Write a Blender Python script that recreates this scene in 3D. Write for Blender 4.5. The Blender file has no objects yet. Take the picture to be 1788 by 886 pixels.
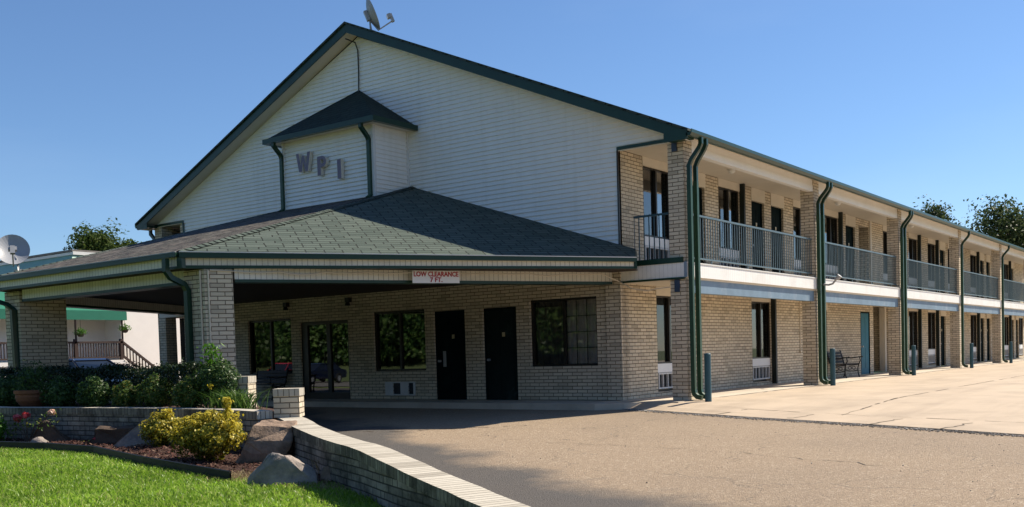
import bpy, bmesh, math, random
import numpy as np
from mathutils import Vector, Matrix
random.seed(11); rng = np.random.default_rng(7)
R = math.radians
scene = bpy.context.scene
COL = scene.collection

# ------------------------------------------------------------------ helpers
class MB:
    """collects faces (world or thing-local metres) and links them as one mesh"""
    def __init__(s): s.v=[]; s.f=[]; s.m=[]
    def poly(s, pts, m=0):
        b=len(s.v); s.v+= [tuple(p) for p in pts]; s.f.append(tuple(range(b,b+len(pts)))); s.m.append(m)
    def box(s,x0,x1,y0,y1,z0,z1,m=0):
        if x0>x1:x0,x1=x1,x0
        if y0>y1:y0,y1=y1,y0
        if z0>z1:z0,z1=z1,z0
        c=[(x0,y0,z0),(x1,y0,z0),(x1,y1,z0),(x0,y1,z0),(x0,y0,z1),(x1,y0,z1),(x1,y1,z1),(x0,y1,z1)]
        for q in ((3,2,1,0),(4,5,6,7),(0,1,5,4),(1,2,6,5),(2,3,7,6),(3,0,4,7)): s.poly([c[i] for i in q],m)
    def obox(s,c,ax,ay,az,m=0):
        c=Vector(c);ax=Vector(ax);ay=Vector(ay);az=Vector(az)
        p=[c+sx*ax+sy*ay+sz*az for sz in(-1,1) for sx,sy in((-1,-1),(1,-1),(1,1),(-1,1))]
        for q in ((3,2,1,0),(4,5,6,7),(0,1,5,4),(1,2,6,5),(2,3,7,6),(3,0,4,7)): s.poly([p[i] for i in q],m)
    def prism(s,pts,z0,z1,m=0):
        n=len(pts); A=sum(pts[i][0]*pts[(i+1)%n][1]-pts[(i+1)%n][0]*pts[i][1] for i in range(n))
        if A<0: pts=pts[::-1]
        g0=z0 if callable(z0) else (lambda x,y:z0); g1=z1 if callable(z1) else (lambda x,y:z1)
        b=[(x,y,g0(x,y)) for x,y in pts]; t=[(x,y,g1(x,y)) for x,y in pts]
        s.poly(t,m); s.poly(b[::-1],m)
        for i in range(n):
            j=(i+1)%n; s.poly([b[i],b[j],t[j],t[i]],m)
    def slab(s,pts,d,m=0):
        """planar polygon given a thickness vector d"""
        d=Vector(d); a=[Vector(p) for p in pts]; b=[p+d for p in a]; n=len(a)
        nn=(a[1]-a[0]).cross(a[2]-a[0])
        if nn.dot(d)>0: a,b=b,a
        s.poly(a,m); s.poly(b[::-1],m)
        for i in range(n):
            j=(i+1)%n; s.poly([a[j],a[i],b[i],b[j]],m)
    def tube(s,path,r,n=8,m=0,cap=True):
        path=[Vector(p) for p in path]; rings=[]; up=None
        for i,p in enumerate(path):
            t=((path[min(i+1,len(path)-1)]-path[max(i-1,0)])).normalized()
            if up is None: up=Vector((0,0,1)) if abs(t.z)<.9 else Vector((0,1,0))
            a=(up-t*up.dot(t)).normalized(); up=a; b=t.cross(a)
            rr=r[i] if hasattr(r,'__len__') else r
            rings.append([p+a*math.cos(k*2*math.pi/n)*rr+b*math.sin(k*2*math.pi/n)*rr for k in range(n)])
        for i in range(len(rings)-1):
            for k in range(n):
                l=(k+1)%n; s.poly([rings[i][k],rings[i][l],rings[i+1][l],rings[i+1][k]],m)
        if cap: s.poly(rings[0][::-1],m); s.poly(rings[-1],m)
    def rtube(s,path,w,d,side,m=0):
        """rectangular pipe swept along a path; side = fixed width axis"""
        side=Vector(side).normalized(); path=[Vector(p) for p in path]; rings=[]
        for i,p in enumerate(path):
            t=(path[min(i+1,len(path)-1)]-path[max(i-1,0)]).normalized(); o=t.cross(side).normalized()
            k=1.0
            if 0<i<len(path)-1:
                c=(path[i]-path[i-1]).normalized().dot(t); k=1/max(c,.5)
            rings.append([p+side*w/2+o*d/2*k,p-side*w/2+o*d/2*k,p-side*w/2-o*d/2*k,p+side*w/2-o*d/2*k])
        for i in range(len(rings)-1):
            for k in range(4):
                l=(k+1)%4; s.poly([rings[i][l],rings[i][k],rings[i+1][k],rings[i+1][l]],m)
        s.poly(rings[0],m); s.poly(rings[-1][::-1],m)
    def lathe(s,prof,c=(0,0,0),n=20,m=0,M=None):
        c=Vector(c); rings=[]
        for r,z in prof:
            ring=[]
            for k in range(n):
                a=2*math.pi*k/n; p=Vector((r*math.cos(a),r*math.sin(a),z))
                ring.append(c+(M@p if M else p))
            rings.append(ring)
        for i in range(len(rings)-1):
            for k in range(n):
                l=(k+1)%n; s.poly([rings[i][k],rings[i][l],rings[i+1][l],rings[i+1][k]],m)
    def panel(s,o,u,w,th,holes,m=0):
        """wall sheet with openings: o origin, u (vector,length), w (vector,length), th thickness vector pointing INTO the wall"""
        (uv,ul),(wv,wl)=u,w; uv=Vector(uv);wv=Vector(wv);o=Vector(o);th=Vector(th)
        us=sorted({0,ul}|{max(0,min(ul,h[i])) for h in holes for i in(0,1)}); ws=sorted({0,wl}|{max(0,min(wl,h[i])) for h in holes for i in(2,3)})
        inside=lambda a,b: any(h[0]<a<h[1] and h[2]<b<h[3] for h in holes)
        K={}
        for i in range(len(us)-1):
            for j in range(len(ws)-1):
                K[i,j]=not inside((us[i]+us[i+1])/2,(ws[j]+ws[j+1])/2)
        P=lambda a,b,d=0: o+uv*a+wv*b+th*d
        flip=uv.cross(wv).dot(th)>0
        def add(q): s.poly(q[::-1] if flip else q,m)
        for (i,j),k in K.items():
            if not k: continue
            a,b,c,d=us[i],us[i+1],ws[j],ws[j+1]
            add([P(a,c),P(b,c),P(b,d),P(a,d)]); add([P(a,d,1),P(b,d,1),P(b,c,1),P(a,c,1)])
            if not K.get((i-1,j)): add([P(a,c,1),P(a,c),P(a,d),P(a,d,1)])
            if not K.get((i+1,j)): add([P(b,c),P(b,c,1),P(b,d,1),P(b,d)])
            if not K.get((i,j-1)): add([P(a,c,1),P(b,c,1),P(b,c),P(a,c)])
            if not K.get((i,j+1)): add([P(a,d),P(b,d),P(b,d,1),P(a,d,1)])
    def build(s,name,mats,parent=None,smooth=False,weld=False,bevel=0,loc=None):
        org=Vector((0,0,0))
        if parent is not None:
            q=parent
            while q.parent: q=q.parent
            org=Vector(q.location)
        elif loc is not None: org=Vector(loc)
        if not isinstance(mats,(list,tuple)): mats=[mats]
        me=bpy.data.meshes.new(name)
        V=[(a[0]-org.x,a[1]-org.y,a[2]-org.z) for a in s.v]
        me.from_pydata(V,[],s.f)
        for m in mats: me.materials.append(m)
        if len(mats)>1: me.polygons.foreach_set('material_index',s.m)
        uv=me.uv_layers.new(name='uv'); dat=uv.data
        for p in me.polygons:
            n=p.normal; h=math.hypot(n.x,n.y)
            if h<.35:
                e_=Vector(s.v[p.vertices[1]])-Vector(s.v[p.vertices[0]]); e_.z=0; t=e_.normalized() if e_.length>1e-6 and abs(n.z)>.9 and h<.12 and getattr(s,'walluv',False) else Vector((1,0,0)); b=Vector((-t.y,t.x,0))
            else:
                t=Vector((-n.y/h,n.x/h,0)); b=n.cross(t)
                if b.z<0:b=-b
            for li in p.loop_indices:
                c=Vector(s.v[me.loops[li].vertex_index]); dat[li].uv=(c.dot(t),c.dot(b) if abs(n.z)>.2 and h>=.35 else (c.z if h>=.35 else c.dot(b)))
        if weld:
            bm=bmesh.new(); bm.from_mesh(me); bmesh.ops.remove_doubles(bm,verts=bm.verts,dist=1e-4); bm.to_mesh(me); bm.free()
        if smooth: me.shade_smooth()
        o=bpy.data.objects.new(name,me); COL.objects.link(o)
        if parent is not None: o.parent=parent
        else: o.location=org
        if bevel:
            md=o.modifiers.new('bevel','BEVEL'); md.width=bevel; md.segments=2; md.limit_method='ANGLE'
        return o

def tag(o,label=None,cat=None,group=None,kind=None):
    if label:o['label']=label
    if cat:o['category']=cat
    if group:o['group']=group
    if kind:o['kind']=kind
    return o
def empty(name,loc,label,cat,group=None,rz=0):
    o=bpy.data.objects.new(name,None); o.empty_display_size=.3; COL.objects.link(o); o.location=loc; o.rotation_euler=(0,0,rz)
    return tag(o,label,cat,group)
def copy_tree(o,parent=None):
    c=o.copy(); COL.objects.link(c)
    if parent is not None: c.parent=parent
    for ch in [x for x in bpy.data.objects if x.parent==o]: copy_tree(ch,c)
    return c
def arr_mesh(name,V,F,mat,parent=None,attr=None,loc=None):
    """fast mesh from numpy: V (n,3), F (m,k)"""
    org=np.zeros(3)
    if parent is not None:
        q=parent
        while q.parent:q=q.parent
        org=np.array(q.location)
    elif loc is not None: org=np.array(loc)
    me=bpy.data.meshes.new(name); V=np.asarray(V,np.float32)-org.astype(np.float32); F=np.asarray(F,np.int32)
    me.vertices.add(len(V)); me.vertices.foreach_set('co',V.ravel())
    k=F.shape[1]; me.loops.add(F.size); me.loops.foreach_set('vertex_index',F.ravel())
    me.polygons.add(len(F)); me.polygons.foreach_set('loop_start',np.arange(0,F.size,k,dtype=np.int32))
    me.update(calc_edges=True); me.materials.append(mat)
    o=bpy.data.objects.new(name,me); COL.objects.link(o)
    if parent is not None:o.parent=parent
    else:o.location=org
    return o

# ------------------------------------------------------------------ materials
def newmat(name):
    m=bpy.data.materials.new(name); m.use_nodes=True; nt=m.node_tree; b=nt.nodes['Principled BSDF']
    return m,nt,b
def N(nt,t,**k):
    n=nt.nodes.new(t)
    for a,v in k.items():
        if a in n.inputs.keys() if isinstance(a,str) else False: n.inputs[a].default_value=v
        else: setattr(n,a,v)
    return n
def L(nt,a,b): nt.links.new(a,b)
def rgb(c): return (c[0],c[1],c[2],1)
def noise(nt,vec,scale,detail=4,rough=.55):
    n=nt.nodes.new('ShaderNodeTexNoise'); n.inputs['Scale'].default_value=scale; n.inputs['Detail'].default_value=detail; n.inputs['Roughness'].default_value=rough
    if vec is not None: L(nt,vec,n.inputs['Vector'])
    return n.outputs['Fac']
def ramp(nt,fac,stops):
    r=nt.nodes.new('ShaderNodeValToRGB'); e=r.color_ramp.elements
    while len(e)<len(stops): e.new(.5)
    for x,(p,c) in zip(e,stops): x.position=p; x.color=rgb(c) if hasattr(c,'__len__') else (c,c,c,1)
    L(nt,fac,r.inputs[0]); return r.outputs[0]
def mix(nt,fac,a,b,mode='MIX'):
    m=nt.nodes.new('ShaderNodeMix'); m.data_type='RGBA'; m.blend_type=mode
    for s,x in ((m.inputs[0],fac),(m.inputs[6],a),(m.inputs[7],b)):
        if hasattr(x,'links') or isinstance(x,bpy.types.NodeSocket): L(nt,x,s)
        elif hasattr(x,'__len__'): s.default_value=rgb(x)
        else: s.default_value=x
    return m.outputs[2]
def mth(nt,op,a,b=None):
    m=nt.nodes.new('ShaderNodeMath'); m.operation=op
    for s,x in ((m.inputs[0],a),(m.inputs[1],b)):
        if x is None: continue
        if isinstance(x,bpy.types.NodeSocket): L(nt,x,s)
        else: s.default_value=x
    return m.outputs[0]
def bump(nt,b,h,dist=.01,strength=1.0):
    n=nt.nodes.new('ShaderNodeBump'); n.inputs['Distance'].default_value=dist; n.inputs['Strength'].default_value=strength
    L(nt,h,n.inputs['Height']); L(nt,n.outputs[0],b.inputs['Normal']); return n
def objco(nt): return nt.nodes.new('ShaderNodeTexCoord').outputs['Object']
def uvco(nt): return nt.nodes.new('ShaderNodeTexCoord').outputs['UV']
def paint(name,c,rough=.5,var=.25,scale=3,spec=.4,dirt=None,streak=None):
    m,nt,b=newmat(name); co=objco(nt)
    f=noise(nt,co,scale,6,.65); d=tuple(x*(1-var) for x in c)
    col=ramp(nt,f,[(.3,d),(.7,c)])
    if dirt:
        g=noise(nt,co,1.3,8,.75); col=mix(nt,ramp(nt,g,[(.52,0.),(.75,1.)]),col,dirt)
    if streak:
        mp=nt.nodes.new('ShaderNodeMapping'); mp.inputs['Scale'].default_value=(2.6,2.6,.16); L(nt,co,mp.inputs['Vector']); col=mix(nt,ramp(nt,noise(nt,mp.outputs[0],1.6,7,.65),[(.50,0.),(.74,.32)]),col,streak)
    L(nt,col,b.inputs['Base Color']); b.inputs['Roughness'].default_value=rough; b.inputs['Specular IOR Level'].default_value=spec
    bump(nt,b,noise(nt,co,60,2),.002,.3)
    return m
def brickmat(name,c1,c2,mort,w=.254,h=.0762,ms=.007,stain=None,off=.5,vert=False,stainamt=(.5,.72)):
    m,nt,b=newmat(name); co=uvco(nt)
    t=nt.nodes.new('ShaderNodeTexBrick'); t.offset=off; t.offset_frequency=2
    t.inputs['Scale'].default_value=1; t.inputs['Brick Width'].default_value=w; t.inputs['Row Height'].default_value=h
    t.inputs['Mortar Size'].default_value=ms; t.inputs['Mortar Smooth'].default_value=.25; t.inputs['Bias'].default_value=0
    t.inputs['Color1'].default_value=rgb(c1); t.inputs['Color2'].default_value=rgb(c2); t.inputs['Mortar'].default_value=rgb(mort)
    sh_=nt.nodes.new('ShaderNodeVectorMath'); sh_.operation='ADD'; sh_.inputs[1].default_value=(0,20 if h>1 else 0,0); L(nt,co,sh_.inputs[0]); co=sh_.outputs[0]
    # slight waviness so that the courses are not ruler straight
    nz=nt.nodes.new('ShaderNodeTexNoise'); nz.inputs['Scale'].default_value=4; L(nt,co,nz.inputs['Vector'])
    va=nt.nodes.new('ShaderNodeVectorMath'); va.operation='MULTIPLY_ADD'; va.inputs[1].default_value=(.012,.008,0); L(nt,nz.outputs['Color'],va.inputs[0]); L(nt,co,va.inputs[2])
    L(nt,va.outputs[0],t.inputs['Vector'])
    t2=nt.nodes.new('ShaderNodeTexBrick'); t2.offset=off; t2.offset_frequency=2
    for k_ in ('Scale','Brick Width','Row Height','Mortar Size','Mortar Smooth','Bias'): t2.inputs[k_].default_value=t.inputs[k_].default_value
    t2.inputs['Color1'].default_value=(0,0,0,1); t2.inputs['Color2'].default_value=(1,1,1,1); t2.inputs['Mortar'].default_value=(0,0,0,1); L(nt,va.outputs[0],t2.inputs['Vector'])
    oc=objco(nt)
    odd=ramp(nt,t2.outputs['Color'],[(.80,0.),(.97,.42)])
    f=noise(nt,oc,1.7,6,.6); col=mix(nt,mth(nt,'MULTIPLY',ramp(nt,f,[(.35,0.),(.7,1.)]),.36),t.outputs['Color'],tuple(x*.55 for x in c1))
    f2=noise(nt,oc,45,3); col=mix(nt,mth(nt,'MULTIPLY',f2,.35),col,tuple(x*.6 for x in c2))
    col=mix(nt,odd,col,tuple(x*.5 for x in c2))
    if stain:
        g=noise(nt,oc,2.2,8,.72); col=mix(nt,ramp(nt,g,[(stainamt[0],0.),(stainamt[1],.9)]),col,stain)
    L(nt,col,b.inputs['Base Color']); b.inputs['Roughness'].default_value=.85; b.inputs['Specular IOR Level'].default_value=.2
    inv=mth(nt,'SUBTRACT',1.0,t.outputs['Fac']); hh=mth(nt,'ADD',inv,mth(nt,'MULTIPLY',f2,.35))
    bump(nt,b,hh,.008,.9)
    return m
def groovemat(name,c,pitch=.1,line=.09,dark=.25,rough=.5,dirtc=(.30,.27,.2)):
    m,nt,b=newmat(name); co=uvco(nt); sx=nt.nodes.new('ShaderNodeSeparateXYZ'); L(nt,co,sx.inputs[0])
    fr=mth(nt,'FRACT',mth(nt,'DIVIDE',sx.outputs[0],pitch)); g=mth(nt,'LESS_THAN',fr,line)
    oc=objco(nt); f=noise(nt,oc,1.5,7,.7)
    base=mix(nt,ramp(nt,f,[(.45,0.),(.8,.55)]),c,dirtc)
    col=mix(nt,g,base,tuple(x*dark for x in c)); L(nt,col,b.inputs['Base Color']); b.inputs['Roughness'].default_value=rough
    bump(nt,b,mth(nt,'SUBTRACT',1.0,g),.008,.8); return m
def shinglemat(name,c1,c2,dirt=None,dsc=1.1,dr=(.45,.68),bd=.012):
    m,nt,b=newmat(name); co=uvco(nt); t=nt.nodes.new('ShaderNodeTexBrick'); t.offset=.37; t.offset_frequency=3
    nz=nt.nodes.new('ShaderNodeTexNoise'); nz.inputs['Scale'].default_value=3; L(nt,co,nz.inputs['Vector'])
    va=nt.nodes.new('ShaderNodeVectorMath'); va.operation='MULTIPLY_ADD'; va.inputs[1].default_value=(.05,.025,0); L(nt,nz.outputs['Color'],va.inputs[0]); L(nt,co,va.inputs[2]); L(nt,va.outputs[0],t.inputs['Vector'])
    t.inputs['Scale'].default_value=1; t.inputs['Brick Width'].default_value=.34; t.inputs['Row Height'].default_value=.145; t.inputs['Mortar Size'].default_value=.013; t.inputs['Mortar Smooth'].default_value=.1
    t.inputs['Color1'].default_value=rgb(c1); t.inputs['Color2'].default_value=rgb(c2); t.inputs['Mortar'].default_value=(.008,.010,.008,1)
    oc=objco(nt); f=noise(nt,oc,130,2); col=mix(nt,mth(nt,'MULTIPLY',f,.5),t.outputs['Color'],tuple(x*.5 for x in c1))
    if dirt:
        g=noise(nt,oc,dsc,8,.75); col=mix(nt,ramp(nt,g,[(dr[0],0.),(dr[1],.85)]),col,dirt)
    L(nt,col,b.inputs['Base Color']); b.inputs['Roughness'].default_value=.85; b.inputs['Specular IOR Level'].default_value=.25
    sx=nt.nodes.new('ShaderNodeSeparateXYZ'); L(nt,va.outputs[0],sx.inputs[0]); fr=mth(nt,'FRACT',mth(nt,'DIVIDE',sx.outputs[1],.145))
    h=mth(nt,'SUBTRACT',mth(nt,'SUBTRACT',1.0,fr),t.outputs['Fac']); h=mth(nt,'ADD',h,mth(nt,'MULTIPLY',f,.25))
    bump(nt,b,h,bd,.8); return m
def glassmat(name,tint=(.35,.36,.35),refl=.14,rough=.015):
    m,nt,b=newmat(name); out=nt.nodes['Material Output']
    tr=nt.nodes.new('ShaderNodeBsdfTransparent'); tr.inputs[0].default_value=rgb(tint)
    gl=nt.nodes.new('ShaderNodeBsdfGlossy'); gl.inputs['Roughness'].default_value=rough
    lw=nt.nodes.new('ShaderNodeFresnel'); lw.inputs['IOR'].default_value=1.5
    f=mth(nt,'ADD',mth(nt,'MULTIPLY',lw.outputs[0],1.6),refl)
    oc=objco(nt); bm_=nt.nodes.new('ShaderNodeBump'); bm_.inputs['Distance'].default_value=.004; bm_.inputs['Strength'].default_value=.25; L(nt,noise(nt,oc,1.6,1),bm_.inputs['Height']); L(nt,bm_.outputs[0],gl.inputs['Normal'])
    mx=nt.nodes.new('ShaderNodeMixShader'); L(nt,mth(nt,'MINIMUM',f,1.0),mx.inputs[0]); L(nt,tr.outputs[0],mx.inputs[1]); L(nt,gl.outputs[0],mx.inputs[2]); L(nt,mx.outputs[0],out.inputs['Surface']); return m
def leafmat(name,stops,trans=.35,rough=.45,scale=None):
    m,nt,b=newmat(name); out=nt.nodes['Material Output']; g=nt.nodes.new('ShaderNodeNewGeometry')
    col=ramp(nt,g.outputs['Random Per Island'],stops)
    f=ramp(nt,noise(nt,objco(nt),.9,3),[(.35,0.),(.65,1.)]); col=mix(nt,mth(nt,'MULTIPLY',f,.5),col,tuple(x*.55 for x in stops[0][1]))
    L(nt,col,b.inputs['Base Color']); b.inputs['Roughness'].default_value=rough; b.inputs['Specular IOR Level'].default_value=.12 if 'tree' in name or 'oak' in name else .3
    tl=nt.nodes.new('ShaderNodeBsdfTranslucent'); L(nt,mix(nt,.5,col,(.25,.3,.03),'ADD') if False else col,tl.inputs[0])
    mx=nt.nodes.new('ShaderNodeMixShader'); mx.inputs[0].default_value=trans; L(nt,b.outputs[0],mx.inputs[1]); L(nt,tl.outputs[0],mx.inputs[2]); L(nt,mx.outputs[0],out.inputs['Surface']); return m
def rockmat(name,c1,c2):
    m,nt,b=newmat(name); oc=objco(nt); f=noise(nt,oc,3.5,9,.65); g=noise(nt,oc,18,6,.7)
    col=mix(nt,mth(nt,'MULTIPLY',g,.6),ramp(nt,f,[(.35,c1),(.62,c2)]),tuple(x*.35 for x in c1)); L(nt,col,b.inputs['Base Color']); b.inputs['Roughness'].default_value=.85
    bump(nt,b,mth(nt,'ADD',f,mth(nt,'MULTIPLY',g,.5)),.05,.7); return m

M={}
M['brick']=brickmat('painted_brick',(.80,.69,.525),(.62,.53,.40),(.10,.075,.048),ms=.0085)
M['wallbrick']=brickmat('garden_wall_brick',(.44,.385,.33),(.27,.235,.20),(.05,.042,.036),stain=(.028,.025,.022),stainamt=(.42,.66),ms=.0085)
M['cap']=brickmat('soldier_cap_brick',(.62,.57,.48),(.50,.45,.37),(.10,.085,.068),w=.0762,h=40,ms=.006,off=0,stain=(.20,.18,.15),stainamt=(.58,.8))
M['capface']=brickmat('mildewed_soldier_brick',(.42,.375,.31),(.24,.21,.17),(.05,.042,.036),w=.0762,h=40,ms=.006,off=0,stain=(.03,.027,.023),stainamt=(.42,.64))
M['siding']=paint('vinyl_siding',(.88,.86,.81),.45,.05,2,dirt=(.80,.775,.72),streak=(.62,.59,.52))
M['trimwhite']=paint('white_trim',(.74,.73,.70),.5,.08,2)
M['tan']=paint('tan_soffit',(.66,.60,.50),.6,.1,2)
M['band']=groovemat('white_groove_panel',(.88,.86,.82),.098,.07,.7,dirtc=(.6,.56,.48))
M['fascia']=groovemat('cream_groove_panel',(.70,.67,.58),.10,.08,.3)
M['green']=paint('dark_green_paint',(.011,.045,.027),.35,.3,4)
M['pipegreen']=paint('downspout_green',(.024,.07,.038),.4,.3,5)
M['blackgreen']=paint('black_green_paint',(.010,.016,.012),.5,.3,4)
M['door']=paint('dark_teal_door',(.004,.012,.014),.8,.3,5,spec=.05,dirt=(.008,.02,.022))
M['doorworn']=paint('worn_teal_door',(.005,.014,.016),.55,.3,3,spec=.15,dirt=(.035,.075,.07))
M['doorblue']=paint('blue_door',(.028,.16,.235),.55,.2,4,spec=.15)
M['beamblue']=paint('weathered_blue_beam',(.19,.28,.37),.6,.25,2.5,dirt=(.32,.36,.40))
M['rail']=paint('blue_grey_rail',(.095,.145,.17),.4,.2,6,spec=.5)
M['railshade']=paint('shaded_rail',(.02,.06,.08),.4,.2,6)  # darker copy of the rail colour, with the gable end's shade painted in
M['bollard']=paint('teal_bollard',(.028,.095,.125),.45,.25,5)
M['frame']=paint('bronze_window_frame',(.016,.013,.011),.4,.2,6)
M['curtain']=paint('curtain',(.22,.19,.17),.9,.35,9)
M['curtainl']=paint('pale_curtain',(.72,.66,.62),.9,.3,7)
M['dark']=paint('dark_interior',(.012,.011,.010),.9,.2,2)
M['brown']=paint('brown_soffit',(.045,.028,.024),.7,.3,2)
M['glass']=glassmat('window_glass',(.35,.36,.35),.06); M['dim']=glassmat('dim_glass',(.4,.4,.4),.01); M['galglass']=glassmat('gallery_glass',(.30,.31,.30),.20); M['clear']=glassmat('clear_glass',(.8,.8,.8),.03); M['mirror']=glassmat('coated_glass',(.18,.18,.18),.15)
M['shinglemain']=shinglemat('green_shingle',(.04,.06,.05),(.07,.09,.08))
M['shingle']=shinglemat('weathered_green_shingle',(.068,.094,.078),(.118,.148,.124))
M['shingledark']=shinglemat('turret_shingle',(.014,.032,.026),(.026,.046,.038))
M['shinglebrown']=shinglemat('lichened_shingle',(.085,.088,.075),(.20,.17,.15),dirt=(.016,.012,.013),dsc=4.5,dr=(.46,.56),bd=.03)
M['metal']=paint('grey_metal',(.32,.33,.35),.35,.15,6,spec=.6)
M['dishgrey']=paint('dish_grey',(.36,.37,.40),.4,.12,4)
M['acwhite']=paint('appliance_white',(.62,.62,.62),.5,.1,4); M['louver']=paint('louver_dark',(.03,.035,.045),.6,.2,6)
M['iron']=paint('black_iron',(.008,.008,.009),.4,.2,6,spec=.5); M['slat']=paint('bench_slat',(.03,.025,.025),.6,.3,6)
M['white']=paint('sign_white',(.80,.80,.80),.5,.05,3); M['red']=paint('sign_red',(.42,.02,.03),.5,.1,4)
M['letterface']=paint('letter_face',(.20,.17,.23),.5,.15,5); M['letterside']=paint('letter_return',(.70,.66,.57),.5,.15,5)
M['cable']=paint('cream_cable',(.66,.58,.46),.5,.1,4); M['blackcable']=paint('black_cable',(.012,.012,.012),.5,.1,4)
M['terracotta']=paint('terracotta',(.26,.10,.05),.8,.3,5); M['bark']=paint('bark',(.10,.075,.055),.9,.4,8)
M['edging']=paint('black_edging',(.012,.014,.016),.55,.3,5)
M['carpaint']=paint('dark_blue_car_paint',(.012,.018,.05),.15,.1,2,spec=.6); M['carglass']=paint('car_glass',(.01,.012,.015),.05,.1,2,spec=.7); M['tyre']=paint('tyre',(.012,.012,.012),.8,.2,6)
M['carred']=paint('red_car_paint',(.45,.02,.03),.2,.1,2,spec=.6); M['carsilver']=paint('pale_car_paint',(.55,.56,.58),.2,.1,2,spec=.6)
M['stucco']=paint('white_stucco',(.86,.81,.76),.8,.06,2); M['awning']=paint('green_awning',(.012,.16,.10),.7,.15,2); M['deckwood']=paint('brown_deck_wood',(.05,.027,.021),.7,.3,5)
M['mansard']=paint('pale_green_metal_roof',(.24,.42,.35),.5,.2,2); M['roofgrey']=paint('grey_flat_roof',(.22,.20,.18),.8,.3,3)
M['plate']=paint('brass_plate',(.5,.42,.25),.4,.1,5)
M['leaf_hedge']=leafmat('hedge_leaves',[(.0,(.010,.024,.007)),(.6,(.018,.042,.011)),(1,(.035,.062,.018))],.2)
M['leaf_shrub']=leafmat('shrub_leaves',[(0,(.05,.11,.02)),(.55,(.11,.19,.04)),(.85,(.22,.26,.06)),(1,(.32,.22,.06))],.45)
M['leaf_box']=leafmat('box_leaves',[(0,(.025,.065,.015)),(.6,(.06,.125,.028)),(1,(.15,.23,.06))],.4)
M['leaf_yellow']=leafmat('yellow_leaves',[(0,(.42,.36,.03)),(.4,(.70,.56,.05)),(1,(.85,.74,.16))],.45)
M['leaf_gold']=leafmat('gold_green_leaves',[(0,(.06,.09,.010)),(.5,(.20,.21,.02)),(.8,(.46,.37,.03)),(1,(.62,.48,.05))],.45)
M['leaf_lily']=leafmat('lily_blades',[(0,(.05,.11,.02)),(.6,(.09,.18,.03)),(1,(.16,.24,.05))],.4)
M['leaf_bright']=leafmat('bright_leaves',[(0,(.06,.17,.01)),(1,(.12,.28,.03))],.4)
M['leaf_tree']=leafmat('tree_leaves',[(0,(.035,.065,.014)),(.5,(.08,.125,.027)),(1,(.15,.19,.05))],.4)
M['leaf_oak']=leafmat('oak_leaves',[(0,(.035,.058,.02)),(.5,(.08,.115,.04)),(1,(.16,.19,.08))],.4)
M['grass']=leafmat('grass_blades',[(0,(.17,.32,.025)),(.45,(.29,.48,.045)),(.8,(.40,.57,.09)),(1,(.55,.58,.2))],.55,.35)
M['deadgrass']=leafmat('dead_grass',[(0,(.28,.21,.10)),(.6,(.42,.33,.18)),(1,(.55,.46,.28))],.3,.7)
M['chip']=leafmat('mulch_chips',[(0,(.035,.014,.010)),(.5,(.09,.032,.022)),(.85,(.15,.065,.045)),(1,(.30,.20,.14))],0,.9)
M['gravel']=leafmat('gravel',[(0,(.12,.115,.11)),(.5,(.27,.25,.23)),(1,(.55,.52,.48))],0,.9)
M['rose']=leafmat('rose_petals',[(0,(.62,.06,.08)),(1,(.8,.16,.16))],.3); M['rosepale']=leafmat('pale_rose_petals',[(0,(.75,.45,.33)),(1,(.85,.62,.5))],.3)
M['rock']=rockmat('brown_rock',(.20,.135,.09),(.50,.35,.25)); M['rockgrey']=rockmat('grey_rock',(.22,.20,.19),(.55,.44,.36)); M['rockdark']=rockmat('dark_rock',(.07,.045,.03),(.14,.09,.06))

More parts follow.
